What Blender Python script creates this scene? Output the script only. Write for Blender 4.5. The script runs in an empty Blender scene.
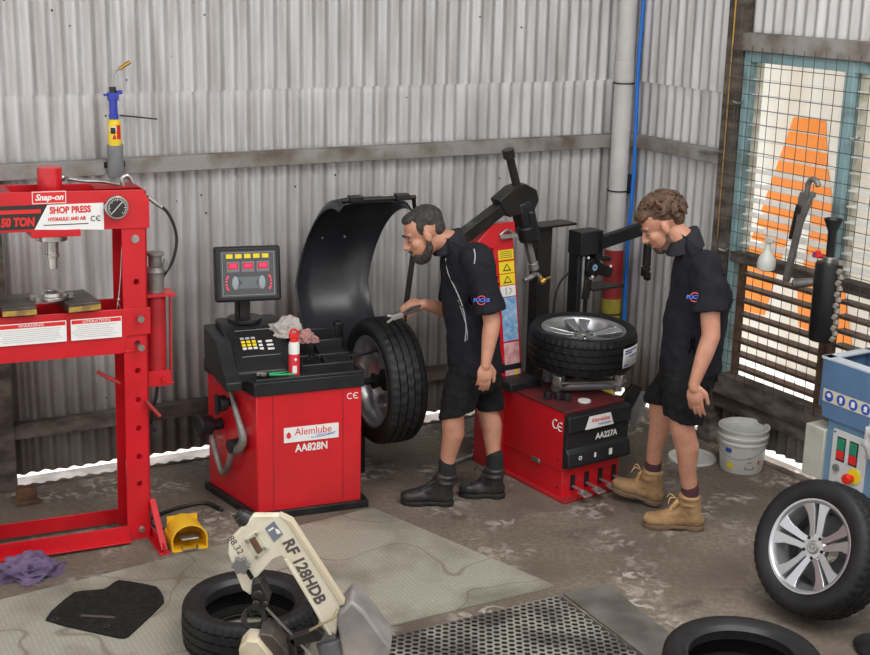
import bpy, bmesh, math, random
from mathutils import Vector as V, Matrix, Euler, noise
random.seed(7)
C = bpy.context.scene.collection
PI = math.pi
R = math.radians

# ---------------------------------------------------------------- camera
F_PX = 1350.0; TH = math.atan(371/F_PX); ROLL = 0.022; H = 2.8
cd = bpy.data.cameras.new('camera'); cam = bpy.data.objects.new('camera', cd); C.objects.link(cam)
cd.sensor_fit = 'HORIZONTAL'; cd.sensor_width = 36; cd.lens = F_PX/870*36
cd.clip_start = .05
cam.location = (0, 0, H)
fwd = V((0, math.cos(TH), -math.sin(TH))); upv = V((0, math.sin(TH), math.cos(TH))); rt = V((1, 0, 0))
dn = rt*math.sin(ROLL)-upv*math.cos(ROLL); rr = rt*math.cos(ROLL)+upv*math.sin(ROLL)
cam.matrix_world = Matrix.Translation((0, 0, H)) @ Matrix((rr, -dn, -fwd)).transposed().to_4x4()
bpy.context.scene.camera = cam

def ray(u, v):
    return (fwd + rr*((u-435)/F_PX) + dn*((v-327.5)/F_PX))
def at(u, v, y):
    "point in the place at distance y from the viewer's wall"
    r = ray(u, v); return V((0, 0, H)) + r*(y/r.y)
def onz(u, v, z=0.0):
    r = ray(u, v); return V((0, 0, H)) + r*((z-H)/r.z)

# ---------------------------------------------------------------- materials
MATS = {}
def mat(name, col, rough=.5, metal=0.0, col2=None, scale=8, bump=0, bscale=60, detail=4, stretch=None, emit=None, estr=1,
        alpha=None, trans=0, coat=0, lo=.35, hi=.65, spec=.5):
    if name in MATS: return MATS[name]
    m = bpy.data.materials.new(name); m.use_nodes = True
    nt = m.node_tree; b = nt.nodes['Principled BSDF']; N = nt.nodes.new; L = nt.links.new
    b.inputs['Base Color'].default_value = (*col, 1); b.inputs['Roughness'].default_value = rough
    b.inputs['Metallic'].default_value = metal; b.inputs['Transmission Weight'].default_value = trans
    b.inputs['Coat Weight'].default_value = coat; b.inputs['Specular IOR Level'].default_value = spec
    if emit: b.inputs['Emission Color'].default_value = (*emit, 1); b.inputs['Emission Strength'].default_value = estr
    if alpha is not None: b.inputs['Alpha'].default_value = alpha
    tc = N('ShaderNodeTexCoord'); mp = N('ShaderNodeMapping'); L(tc.outputs['Object'], mp.inputs[0])
    if stretch: mp.inputs['Scale'].default_value = stretch
    if col2:
        n = N('ShaderNodeTexNoise'); n.inputs['Scale'].default_value = scale; n.inputs['Detail'].default_value = detail
        L(mp.outputs[0], n.inputs['Vector'])
        r = N('ShaderNodeMapRange'); r.inputs[1].default_value = lo; r.inputs[2].default_value = hi
        L(n.outputs[0], r.inputs[0])
        x = N('ShaderNodeMix'); x.data_type = 'RGBA'
        x.inputs[6].default_value = (*col, 1); x.inputs[7].default_value = (*col2, 1)
        L(r.outputs[0], x.inputs[0]); L(x.outputs[2], b.inputs['Base Color'])
    if bump:
        n = N('ShaderNodeTexNoise'); n.inputs['Scale'].default_value = bscale; n.inputs['Detail'].default_value = 3
        L(mp.outputs[0], n.inputs['Vector'])
        bp = N('ShaderNodeBump'); bp.inputs['Strength'].default_value = bump; bp.inputs['Distance'].default_value = .01
        L(n.outputs[0], bp.inputs['Height']); L(bp.outputs[0], b.inputs['Normal'])
    MATS[name] = m
    return m
RED = mat('red_paint', (.62, .008, .018), .38, 0, (.50, .006, .012), 3, coat=.25)
DRED = mat('red_worn', (.45, .012, .02), .5, 0, (.25, .015, .015), 5)
BLK = mat('black_plastic', (.010, .010, .012), .42, 0, (.017, .017, .019), 9, spec=.4)
BMET = mat('black_metal', (.009, .009, .010), .4, .1, (.022, .021, .020), 12, spec=.4)
RUB = mat('tyre_rubber', (.0075, .0075, .008), .55, 0, (.013, .013, .014), 14, bump=.05, bscale=160, spec=.35)
DRK = mat('dark_void', (.006, .006, .006), .9)
ALU = mat('wheel_alloy', (.50, .51, .53), .3, .8)
STL = mat('bright_steel', (.55, .55, .54), .3, .9, (.38, .37, .35), 14)
DST = mat('dull_steel', (.34, .33, .31), .5, .6, (.18, .17, .16), 11)
WHT = mat('white_label', (.78, .78, .77), .5)
BLUEI = mat('blue_ink', (.03, .08, .45), .5)
REDI = mat('red_ink', (.65, .02, .02), .5)
BLKI = mat('black_ink', (.02, .02, .02), .5)
YEL = mat('yellow_plastic', (.85, .5, .02), .45, 0, (.75, .4, .01), 12)
YELS = mat('yellow_sticker', (.85, .66, .02), .5)
SKIN = mat('skin', (.50, .25, .165), .5, 0, (.44, .2, .13), 22, bump=.03, bscale=90)
BCLOTH = mat('black_cloth', (.0085, .0085, .013), .85, 0, (.013, .013, .019), 30, spec=.25, bump=.12, bscale=26)
SHORT = mat('black_drill', (.005, .005, .006), .85, 0, (.009, .009, .010), 22, spec=.25, bump=.15, bscale=22)
PALE = mat('pale_green_sheet', (.36, .37, .31), .6)

# ---------------------------------------------------------------- shape helpers
def bx(bm, c, s, rot=None):
    m = Matrix.Translation(c) @ (rot.to_4x4() if rot else Matrix()) @ Matrix.Diagonal((s[0], s[1], s[2], 1))
    return bmesh.ops.create_cube(bm, size=1, matrix=m)
def frame_to(d, side=None):
    d = V(d).normalized(); a = V(side) if side is not None else (V((0, 0, 1)) if abs(d.z) < .95 else V((1, 0, 0)))
    x = a.cross(d)
    if x.length < 1e-6: x = V((1, 0, 0)).cross(d)
    x.normalize(); y = d.cross(x).normalized()
    return Matrix((x, y, d)).transposed()
def cyl(bm, p0, p1, r0, r1=None, seg=20, caps=True):
    p0, p1 = V(p0), V(p1); r1 = r0 if r1 is None else r1
    m = frame_to(p1-p0)
    a = []; b = []
    for i in range(seg):
        t = 2*PI*i/seg; o = m @ V((math.cos(t), math.sin(t), 0))
        a.append(bm.verts.new(p0+o*r0)); b.append(bm.verts.new(p1+o*r1))
    for i in range(seg):
        j = (i+1) % seg; bm.faces.new((a[i], a[j], b[j], b[i]))
    if caps: bm.faces.new(a[::-1]); bm.faces.new(b)
def beam(bm, p0, p1, w, h, side=(0, 0, 1)):
    "square bar from p0 to p1; h measured along side"
    p0, p1 = V(p0), V(p1); m = frame_to(p1-p0, side)
    bx(bm, (p0+p1)/2, (w, h, (p1-p0).length), m)
def tube(bm, pts, r, seg=10, sub=6, closed=False):
    P = [V(p) for p in pts]; Q = []
    if sub > 1 and len(P) > 2:
        n = len(P)
        for i in range(n-1):
            p0, p1, p2, p3 = P[max(i-1, 0)], P[i], P[i+1], P[min(i+2, n-1)]
            for k in range(sub):
                t = k/sub
                Q.append(.5*((2*p1)+(p2-p0)*t+(2*p0-5*p1+4*p2-p3)*t*t+(3*p1-p0-3*p2+p3)*t**3))
        Q.append(P[-1])
    else: Q = P
    rs = r if isinstance(r, (list, tuple)) else None
    rings = []; prev = None
    for i, p in enumerate(Q):
        d = (Q[min(i+1, len(Q)-1)]-Q[max(i-1, 0)]).normalized()
        if prev is None: x = d.orthogonal().normalized()
        else: x = (prev-d*prev.dot(d)).normalized()
        prev = x; y = d.cross(x)
        rad = r if rs is None else rs[0]+(rs[1]-rs[0])*i/(len(Q)-1)
        rings.append([bm.verts.new(p+(x*math.cos(2*PI*k/seg)+y*math.sin(2*PI*k/seg))*rad) for k in range(seg)])
    for a, b in zip(rings, rings[1:]):
        for k in range(seg): bm.faces.new((a[k], a[(k+1) % seg], b[(k+1) % seg], b[k]))
    bm.faces.new(rings[0][::-1]); bm.faces.new(rings[-1])
def lathe(bm, prof, seg=48, M=None, closed=False, mod=None):
    "prof: list of (r, z); mod(i, k, r, z) -> (r, z)"
    M = M or Matrix(); rings = []
    for i in range(seg):
        t = 2*PI*i/seg; ring = []
        for k, (r, z) in enumerate(prof):
            if mod: r, z = mod(i, k, r, z)
            ring.append(bm.verts.new(M @ V((r*math.cos(t), r*math.sin(t), z))))
        rings.append(ring)
    n = len(prof)
    for i in range(seg):
        a, b = rings[i], rings[(i+1) % seg]
        for k in range(n if closed else n-1):
            k2 = (k+1) % n; bm.faces.new((a[k], b[k], b[k2], a[k2]))
    bmesh.ops.remove_doubles(bm, verts=[v for r_ in rings for v in r_], dist=1e-5)
def prism(bm, poly, h0, h1, M=None):
    "poly of (x, y), extruded from z=h0 to z=h1, moved by M"
    M = M or Matrix()
    a = [bm.verts.new(M @ V((x, y, h0))) for x, y in poly]; b = [bm.verts.new(M @ V((x, y, h1))) for x, y in poly]
    n = len(poly)
    for i in range(n): bm.faces.new((a[i], a[(i+1) % n], b[(i+1) % n], b[i]))
    bm.faces.new(a[::-1]); bm.faces.new(b)
XZ = Matrix(((1, 0, 0, 0), (0, 0, -1, 0), (0, 1, 0, 0), (0, 0, 0, 1)))       # xy drawing -> xz, height -> -y
YZ = Matrix(((0, 0, 1, 0), (1, 0, 0, 0), (0, 1, 0, 0), (0, 0, 0, 1)))        # xy drawing -> yz, height -> x
def ball(bm, c, r, seg=16, rot=None):
    r = r if isinstance(r, (tuple, list)) else (r, r, r)
    m3 = (rot.copy() if rot else Matrix.Identity(3)); c = V(c); nv = max(5, seg//2); nw = bm.verts.new
    D_ = Matrix.Diagonal(V(r)); m3 = m3 @ D_
    top = nw(c+m3 @ V((0, 0, 1))); bot = nw(c+m3 @ V((0, 0, -1))); rings = []
    for i in range(1, nv):
        z = math.cos(PI*i/nv); q = math.sin(PI*i/nv)
        rings.append([nw(c+m3 @ V((q*math.cos(2*PI*k/seg), q*math.sin(2*PI*k/seg), z))) for k in range(seg)])
    for k in range(seg):
        j = (k+1) % seg; bm.faces.new((top, rings[0][k], rings[0][j])); bm.faces.new((bot, rings[-1][j], rings[-1][k]))
        for a, b in zip(rings, rings[1:]): bm.faces.new((a[k], b[k], b[j], a[j]))
def holed(bm, outline, holes, t, M=None, seg=14):
    "plate in xy with round holes (x, y, r), thickness t in z"
    M = M or Matrix(); b2 = bmesh.new(); es = []
    def loop(pts):
        vs = [b2.verts.new((x, y, 0)) for x, y in pts]
        for i in range(len(vs)): es.append(b2.edges.new((vs[i], vs[(i+1) % len(vs)])))
    loop(outline)
    for (x, y, r) in holes: loop([(x+r*math.cos(2*PI*k/seg), y+r*math.sin(2*PI*k/seg)) for k in range(seg)])
    bmesh.ops.triangle_fill(b2, edges=es, use_beauty=True)
    bmesh.ops.recalc_face_normals(b2, faces=b2.faces)
    r = bmesh.ops.extrude_face_region(b2, geom=b2.faces[:])
    bmesh.ops.translate(b2, verts=[e for e in r['geom'] if isinstance(e, bmesh.types.BMVert)], vec=(0, 0, t))
    b2.transform(M); me = bpy.data.meshes.new('t'); b2.to_mesh(me); b2.free(); bm.from_mesh(me); bpy.data.meshes.remove(me)

# ---------------------------------------------------------------- object helpers
def obj(name, bm, m, parent=None, bevel=0, smooth=35, label=None, mods=None, solid=0, loc=None):
    me = bpy.data.meshes.new(name); bmesh.ops.recalc_face_normals(bm, faces=bm.faces); bm.to_mesh(me); bm.free()
    ms = m if isinstance(m, list) else [m]
    for q in ms: me.materials.append(q)
    o = bpy.data.objects.new(name, me); C.objects.link(o); o.parent = parent
    if loc is not None: o.location = loc
    if solid:
        s = o.modifiers.new('solid', 'SOLIDIFY'); s.thickness = solid; s.offset = 0
    if bevel:
        b = o.modifiers.new('bevel', 'BEVEL'); b.width = bevel; b.segments = 2; b.limit_method = 'ANGLE'; b.angle_limit = R(40)
    if smooth:
        me.polygons.foreach_set('use_smooth', [True]*len(me.polygons))
        if smooth < 180:
            b2 = bmesh.new(); b2.from_mesh(me)
            for e in b2.edges:
                if len(e.link_faces) == 2 and e.calc_face_angle(0) > R(smooth): e.smooth = False
            b2.to_mesh(me); b2.free()
    if label: o['label'] = label
    return o
def thing(name, label, cat, loc=(0, 0, 0), rz=0, group=None, rot=None):
    o = bpy.data.objects.new(name, None); C.objects.link(o); o.empty_display_size = .1
    o.location = loc; o.rotation_euler = rot if rot else (0, 0, rz)
    o['label'] = label; o['category'] = cat
    if group: o['group'] = group
    return o
def tag(o, label, cat, group=None):
    o['label'] = label; o['category'] = cat
    if group: o['group'] = group
    return o
def struct(name, bm, m, parent=None, **k):
    o = obj(name, bm, m, parent, **k)
    if parent is None: o['kind'] = 'structure'
    return o
def each(name, m, parent, fns, **k):
    return [part(name, m, parent, f, **k) for f in fns]
def part(name, m, parent, fn, **k):
    bm = bmesh.new(); fn(bm); return obj(name, bm, m, parent, **k)
def boxp(name, m, parent, c, s, rot=None, bevel=.003, **k):
    return part(name, m, parent, lambda b: bx(b, c, s, rot), bevel=bevel, **k)
def text(s, size, m, parent, loc, rot=(PI/2, 0, 0), name='lettering', align='CENTER', ext=.0006, M=None, bold=0, sx=1, shear=0, space=1):
    cu = bpy.data.curves.new('txt', 'FONT'); cu.body = s; cu.size = size; cu.align_x = align; cu.align_y = 'CENTER'
    cu.extrude = ext; cu.offset = bold; cu.resolution_u = 3; cu.shear = shear; cu.space_character = space
    o = bpy.data.objects.new('txt', cu); C.objects.link(o)
    me = bpy.data.meshes.new_from_object(o); bpy.data.objects.remove(o)
    me.materials.clear(); me.materials.append(m)
    t = bpy.data.objects.new(name, me); C.objects.link(t); t.parent = parent
    if M is not None: t.matrix_local = M @ Matrix.Diagonal((sx, 1, 1, 1))
    else: t.location = loc; t.rotation_euler = rot; t.scale = (sx, 1, 1)
    return t
def plate(name, m, parent, x0, x1, z0, z1, y, t=.002, **k):
    "thin upright panel facing local -y"
    return boxp(name, m, parent, ((x0+x1)/2, y, (z0+z1)/2), (x1-x0, t, z1-z0), bevel=0, **k)
def ce_mark(parent, x, z, y, h, m):
    def f(b):
        for s, cx in ((0, x-h*.55), (1, x+h*.55)):
            tubepts = [(cx+h*.5*math.cos(a), y, z+h*.5*math.sin(a)) for a in [R(50+26*k) for k in range(11)]]
            tube(b, tubepts, h*.085, 6, 2)
            if s: tube(b, [(cx-h*.45, y, z), (cx+h*.05, y, z)], h*.075, 6, 1)
    return part('ce_mark', m, parent, f)

# ---------------------------------------------------------------- soft bodies
class Blob:
    def __init__(s, origin=(0, 0, 0)): s.bm = bmesh.new(); s.o = V(origin)
    def ell(s, c, r, rot=None, seg=20): ball(s.bm, V(c)-s.o, r, seg, rot)
    def limb(s, pts, seg=16, flat=False):
        for (p, r) in (pts[:-1] if flat else pts): ball(s.bm, V(p)-s.o, r, seg)
        for (p, r), (q, t) in zip(pts, pts[1:]):
            if (V(q)-V(p)).length > 1e-4: cyl(s.bm, V(p)-s.o, V(q)-s.o, r, t, seg)
    def loft(s, rings, seg=28):
        "rings: (centre, X, Y) with X and Y the half axes"
        prev = None; first = None; sub = []
        for a, b in zip(rings, rings[1:]):
            for k in range(3):
                t = k/3; sub.append([V(a[j]).lerp(V(b[j]), t) for j in range(3)])
        sub.append([V(q) for q in rings[-1]])
        for c, X, Y in sub:
            c = c-s.o
            ring = [s.bm.verts.new(c+X*math.cos(2*PI*k/seg)+Y*math.sin(2*PI*k/seg)) for k in range(seg)]
            if prev:
                for k in range(seg): s.bm.faces.new((prev[k], prev[(k+1) % seg], ring[(k+1) % seg], ring[k]))
            else: first = ring
            prev = ring
        s.bm.faces.new(first[::-1]); s.bm.faces.new(prev)
    def build(s, name, m, parent, voxel=.006, smooth=6, label=None, wrinkle=0, wscale=12, fac=.5):
        bmesh.ops.recalc_face_normals(s.bm, faces=s.bm.faces)
        me = bpy.data.meshes.new('tmp'); s.bm.to_mesh(me); s.bm.free()
        o = bpy.data.objects.new('tmp', me); C.objects.link(o)
        r = o.modifiers.new('r', 'REMESH'); r.mode = 'VOXEL'; r.voxel_size = voxel
        q = o.modifiers.new('s', 'SMOOTH'); q.factor = fac; q.iterations = smooth
        dg = bpy.context.evaluated_depsgraph_get()
        nm = bpy.data.meshes.new_from_object(o.evaluated_get(dg)); bpy.data.objects.remove(o)
        nm.name = name
        if wrinkle:
            for v in nm.vertices:
                p = v.co+s.o
                n = noise.noise(V((p.x*wscale, p.y*wscale, p.z*wscale*.7)))+.5*noise.noise(p*wscale*2.3)
                v.co += v.normal*n*wrinkle
        nm.polygons.foreach_set('use_smooth', [True]*len(nm.polygons))
        nm.materials.clear(); nm.materials.append(m)
        t = bpy.data.objects.new(name, nm); C.objects.link(t); t.parent = parent
        if label: t['label'] = label
        return t

# ---------------------------------------------------------------- light, sky
W = bpy.data.worlds.new('sky'); bpy.context.scene.world = W; W.use_nodes = True
nt = W.node_tree; bg = nt.nodes['Background']
sky = nt.nodes.new('ShaderNodeTexSky'); sky.sky_type = 'HOSEK_WILKIE'; sky.turbidity = 4; sky.ground_albedo = .4
sky.sun_direction = V((-.7, .3, .65)).normalized()
mixn = nt.nodes.new('ShaderNodeMix'); mixn.data_type = 'RGBA'; mixn.inputs[0].default_value = .75
mixn.inputs[7].default_value = (1.0, .98, .96, 1)
nt.links.new(sky.outputs[0], mixn.inputs[6]); nt.links.new(mixn.outputs[2], bg.inputs[0]); bg.inputs[1].default_value = 1.35
sl = bpy.data.lights.new('sun', 'SUN'); sl.energy = 10.0; sl.angle = R(2); so = bpy.data.objects.new('sun', sl); C.objects.link(so)
so.rotation_euler = (-V((-.5, .84, .9))).to_track_quat('-Z', 'Y').to_euler()
sc = bpy.context.scene
sc.view_settings.view_transform = 'Standard'; sc.view_settings.look = 'None'; sc.view_settings.exposure = 0; sc.view_settings.gamma = 1
sc.view_settings.use_curve_mapping = False

# ---------------------------------------------------------------- the shed
CO = V((1.17, 8.627, 0)); AL = R(28.43); AR = R(-58.3)
ul = V((math.cos(AL), math.sin(AL), 0)); nl = V((math.sin(AL), -math.cos(AL), 0))     # along the left wall, into the room
ur = V((math.cos(AR), math.sin(AR), 0)); nr = V((-.851, -.525, 0))
HT = 4.4
def corrugated_mat():
    m = bpy.data.materials.new('corrugated_iron'); m.use_nodes = True; nt = m.node_tree
    b = nt.nodes['Principled BSDF']; N = nt.nodes.new; L = nt.links.new
    tc = N('ShaderNodeTexCoord'); sp = N('ShaderNodeSeparateXYZ'); L(tc.outputs['Object'], sp.inputs[0])
    mp = N('ShaderNodeMapping'); mp.inputs['Scale'].default_value = (6, 6, .7); L(tc.outputs['Object'], mp.inputs[0])
    n1 = N('ShaderNodeTexNoise'); n1.inputs['Scale'].default_value = 2.2; n1.inputs['Detail'].default_value = 6; L(mp.outputs[0], n1.inputs[0])
    n2 = N('ShaderNodeTexNoise'); n2.inputs['Scale'].default_value = 2.0; n2.inputs['Detail'].default_value = 5; L(tc.outputs['Object'], n2.inputs[0])
    cr = N('ShaderNodeValToRGB'); cr.color_ramp.elements[0].position = .3; cr.color_ramp.elements[0].color = (.40, .385, .375, 1)
    cr.color_ramp.elements[1].position = .62; cr.color_ramp.elements[1].color = (.60, .60, .61, 1); L(n1.outputs[0], cr.inputs[0])
    # brown grime rising from the floor
    a = N('ShaderNodeMath'); a.operation = 'MULTIPLY_ADD'; L(n2.outputs[0], a.inputs[0]); a.inputs[1].default_value = 1.5; L(sp.outputs[2], a.inputs[2])
    mr = N('ShaderNodeMapRange'); mr.inputs[1].default_value = .75; mr.inputs[2].default_value = 1.95; mr.inputs[3].default_value = .93; mr.inputs[4].default_value = 0
    L(a.outputs[0], mr.inputs[0])
    mx = N('ShaderNodeMix'); mx.data_type = 'RGBA'; mx.inputs[7].default_value = (.085, .062, .045, 1)
    L(mr.outputs[0], mx.inputs[0]); L(cr.outputs[0], mx.inputs[6])
    # small dark spots and screw holes
    vo = N('ShaderNodeTexVoronoi'); vo.inputs['Scale'].default_value = 7; L(tc.outputs['Object'], vo.inputs['Vector'])
    lt = N('ShaderNodeMath'); lt.operation = 'LESS_THAN'; lt.inputs[1].default_value = .045; L(vo.outputs['Distance'], lt.inputs[0])
    m2 = N('ShaderNodeMix'); m2.data_type = 'RGBA'; m2.inputs[7].default_value = (.05, .04, .035, 1)
    L(lt.outputs[0], m2.inputs[0]); L(mx.outputs[2], m2.inputs[6]); L(m2.outputs[2], b.inputs['Base Color'])
    b.inputs['Metallic'].default_value = .35; b.inputs['Roughness'].default_value = .45
    return m
IRON = corrugated_mat()
def corr(name, o, d, n, s0, s1, z0, z1, parent=None, off=0, ragged=0, pitch=.0762, amp=.0125, rows=1):
    bm = bmesh.new(); st = pitch/10; k = int((s1-s0)/st)+1; rws = []
    for r_ in range(rows+1):
        row = []
        for i in range(k):
            s = s0+i*st; z = z0+(z1-z0)*r_/rows
            if r_ == 0 and ragged: z += ragged*(noise.noise(V((s*2.2, 3, 0)))*1.2+.5*noise.noise(V((s*9, 1, 0))))
            row.append(bm.verts.new(o+d*s+n*(amp*math.sin(2*PI*s/pitch)-amp+off)+V((0, 0, z))))
        rws.append(row)
    for a, b in zip(rws, rws[1:]):
        for i in range(k-1): bm.faces.new((a[i], a[i+1], b[i+1], b[i]))
    return struct(name, bm, IRON, parent, smooth=180)
wl = corr('wall_left', CO, -ul, nl, 0, 5.2, .055, 2.10, ragged=.02)
corr('upper_sheet', CO, -ul, nl, 0, 5.2, 2.08, HT, wl, off=.022)
wr = corr('wall_right', CO, ur, nr, 0, 1.0, .07, 2.10, off=.0)
corr('upper_sheet', CO, ur, nr, 0, 1.0, 2.08, HT, wr, off=.022)
corr('sheet_over_window', CO, ur, nr, 1.03, 5.4, 2.40, HT, wr)
corr('sheet_under_window', CO, ur, nr, 1.0, 2.9, .08, .36, wr)
corr('sheet_beyond_window', CO, ur, nr, 2.85, 5.4, .05, 2.42, wr)

WOOD = mat('grimy_timber', (.17, .14, .12), .8, 0, (.055, .042, .034), 6, bump=.3, bscale=40, stretch=(1, 1, 2.5), lo=.3, hi=.6)
GWOOD = mat('grey_painted_timber', (.30, .285, .27), .8, 0, (.13, .105, .085), 5, bump=.3, bscale=40, lo=.42, hi=.68)
def wbox(name, m, o, d, n, s0, s1, z0, z1, t0, t1, parent=None, bevel=.004):
    bm = bmesh.new(); m3 = Matrix((d, n, V((0, 0, 1)))).transposed()
    bx(bm, o+d*(s0+s1)/2+n*(t0+t1)/2+V((0, 0, (z0+z1)/2)), (s1-s0, t1-t0, z1-z0), m3)
    return struct(name, bm, m, parent, bevel=bevel)
wbox('trim_1', GWOOD, CO, -ul, nl, .0, 5.2, 1.665, 1.745, .0, .075)
wbox('trim_2', WOOD, CO, -ul, nl, 1.0, 5.2, .275, .36, .0, .05)
wbox('trim_3', GWOOD, CO, ur, nr, 0, 1.0, 1.675, 1.755, .0, .06)
wbox('trim_4', WOOD, CO, -ul, nl, 3.88, 3.98, 0, 1.66, .0, .07)
wbox('trim_5', WOOD, CO, -ul, nl, 0, 5.2, -.03, .012, -.09, .05)
wbox('trim_6', WOOD, CO, ur, nr, 0, 5.2, -.03, .004, -.03, .03)
wbox('trim_7', WOOD, CO, ur, nr, .95, 1.055, 0, HT, -.02, .07)
wbox('trim_8', GWOOD, CO, ur, nr, 1.02, 2.95, 2.33, 2.43, -.02, .06)
wbox('trim_9', WOOD, CO, ur, nr, 1.02, 2.95, .33, .455, -.02, .075)
wbox('trim_10', WOOD, CO, ur, nr, 1.0, 2.95, .24, .33, -.01, .05)

def floor_mat():
    m = bpy.data.materials.new('stained_concrete'); m.use_nodes = True; nt = m.node_tree
    b = nt.nodes['Principled BSDF']; N = nt.nodes.new; L = nt.links.new
    tc = N('ShaderNodeTexCoord')
    def no(s, d=6, dist=0):
        n = N('ShaderNodeTexNoise'); n.inputs['Scale'].default_value = s; n.inputs['Detail'].default_value = d; n.inputs['Distortion'].default_value = dist
        L(tc.outputs['Object'], n.inputs[0]); return n.outputs[0]
    def ramp(src, p0, c0, p1, c1):
        r = N('ShaderNodeValToRGB'); e = r.color_ramp.elements; e[0].position = p0; e[0].color = (*c0, 1); e[1].position = p1; e[1].color = (*c1, 1)
        L(src, r.inputs[0]); return r.outputs[0]
    def mix(f, a, c):
        x = N('ShaderNodeMix'); x.data_type = 'RGBA'; L(f, x.inputs[0]); L(a, x.inputs[6])
        if isinstance(c, tuple): x.inputs[7].default_value = (*c, 1)
        else: L(c, x.inputs[7])
        return x.outputs[2]
    base = ramp(no(1.6, 10), .32, (.095, .073, .055), .66, (.22, .182, .145))
    fine = ramp(no(38, 10), .42, (0, 0, 0), .58, (.55, .55, .55))
    c = mix(fine, base, (.10, .078, .06))
    pa = ramp(no(2.6, 6, .3), .50, (0, 0, 0), .64, (1, 1, 1)); pb = ramp(no(17, 12, .9), .50, (0, 0, 0), .60, (.8, .8, .8))
    mu = N('ShaderNodeMath'); mu.operation = 'MULTIPLY'; L(pa, mu.inputs[0]); L(pb, mu.inputs[1]); c = mix(mu.outputs[0], c, (.45, .42, .37))
    dark = ramp(no(3.1, 9, .3), .60, (0, 0, 0), .68, (.6, .6, .6)); c = mix(dark, c, (.05, .036, .03))
    L(c, b.inputs['Base Color']); b.inputs['Roughness'].default_value = .72
    bp = N('ShaderNodeBump'); bp.inputs['Strength'].default_value = .25; bp.inputs['Distance'].default_value = .01
    L(no(40, 8), bp.inputs['Height']); L(bp.outputs[0], b.inputs['Normal'])
    return m
bm = bmesh.new()
q = [CO+nl*-.03+nr*-.03, CO-ul*5.3+nl*-.03, V((-6, -3, 0)), V((7, -3, 0)), CO+ur*5.4-nr*.03+V((0.3, 0, 0))]
f = bm.faces.new([bm.verts.new((p.x, p.y, 0)) for p in q]); struct('floor', bm, floor_mat(), smooth=0, solid=0)
bm = bmesh.new(); bx(bm, (0, 8, -.13), (60, 60, .2)); struct('ground', bm, mat('outside_concrete', (.62, .60, .56), .8, 0, (.5, .48, .45), 3), smooth=0)
bm = bmesh.new()
q = [CO-nl*.3-nr*.3, CO-ul*5.6-nl*.3, CO-ul*5.6+nl*5.0, CO+ur*5.4+nr*-.3]
bm.faces.new([bm.verts.new((p.x, p.y, HT)) for p in q])
struct('ceiling', bm, mat('roof_iron', (.5, .5, .5), .6), smooth=0, solid=.03)

# area lamps added under the roof to brighten the interior
for i, (x, y, e) in enumerate(((1.0, 4.6, 100), (2.6, 3.0, 90), (-1.4, 2.0, 75))):
    al = bpy.data.lights.new('ceiling_fill', 'AREA'); al.shape = 'RECTANGLE'; al.size = 2.6; al.size_y = .9; al.energy = e; al.color = (1, .985, .96)
    ao = bpy.data.objects.new('ceiling_fill', al); C.objects.link(ao); ao.location = (x, y, HT-.06); ao.rotation_euler = (0, 0, AL)
# ---------------------------------------------------------------- wheels
def tyre_bm(Ro, Ri, w, seg=144):
    h = w/2; s = Ro-Ri
    prof = [(Ri, -h*.72), (Ri+.012, -h*.84), (Ri+s*.45, -h*1.0), (Ri+s*.78, -h*.97), (Ro-.012, -h*.86)]
    n0 = len(prof)
    xs = [-.80, -.62, -.60, -.54, -.52, -.24, -.22, -.16, -.14, .14, .16, .22, .24, .52, .54, .60, .62, .80]
    for i, x in enumerate(xs):
        deep = i in (2, 3, 6, 7, 10, 11, 14, 15)
        prof.append((Ro-.0015*abs(x)*3-(.009 if deep else 0)-(.004 if abs(x) > .7 else 0), x*h))
    n1 = len(prof)
    prof += [(Ro-.012, h*.86), (Ri+s*.78, h*.97), (Ri+s*.45, h*1.0), (Ri+.012, h*.84), (Ri, h*.72), (Ri+.004, h*.3), (Ro-.022, h*.62), (Ro-.018, 0), (Ro-.022, -h*.62), (Ri+.004, -h*.3)]
    def mod(i, k, r, z):
        if n0 <= k < n1:
            x = abs(xs[k-n0])
            if x >= .6 and i % 3 == 0: r -= .007
            elif x < .56 and (i+k//2) % 4 == 0: r -= .006
        if k in (n0-1, n1) and i % 3 == 0: r -= .004
        return r, z
    bm = bmesh.new(); lathe(bm, prof, seg, closed=True, mod=mod); return bm
RIMM = mat('rim_barrel', (.50, .51, .53), .3, .85); BARR = mat('barrel_grey', (.10, .10, .105), .5, .4)
def spokes(bm, Rr, n=5, twist=0, hub=.036, w=.022, spread=.062, dz0=.0, dz1=.0, t=.022, tip=1.5):
    "n pairs of spokes, face at z=dz; the two arms of a pair part towards the rim"
    for k in range(n):
        a = 2*PI*k/n+twist; c, s = math.cos(a), math.sin(a)
        for sg in (-1, 1):
            M = Matrix.Rotation(a, 4, 'Z')
            pts = [(hub*.8, sg*.004), (hub*.9, sg*.030), (Rr*.45, sg*.035), (Rr*.72, sg*.047), (Rr*.88, sg*.066), (Rr*.965, sg*.092),
                   (Rr*.995, sg*.014), (Rr*.85, sg*.009), (Rr*.35, sg*.004)]
            if sg < 0: pts = pts[::-1]
            a_ = []; b_ = []
            for x, y in pts:
                f = min(1, x/Rr); z = dz0+(dz1-dz0)*f-.012*math.sin(PI*f)
                a_.append(bm.verts.new(M @ V((x, y, z)))); b_.append(bm.verts.new(M @ V((x, y*.9, z-t))))
            m_ = len(a_)
            for i in range(m_): bm.faces.new((a_[i], a_[(i+1) % m_], b_[(i+1) % m_], b_[i]))
            bm.faces.new(a_[::-1]); bm.faces.new(b_)
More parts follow.
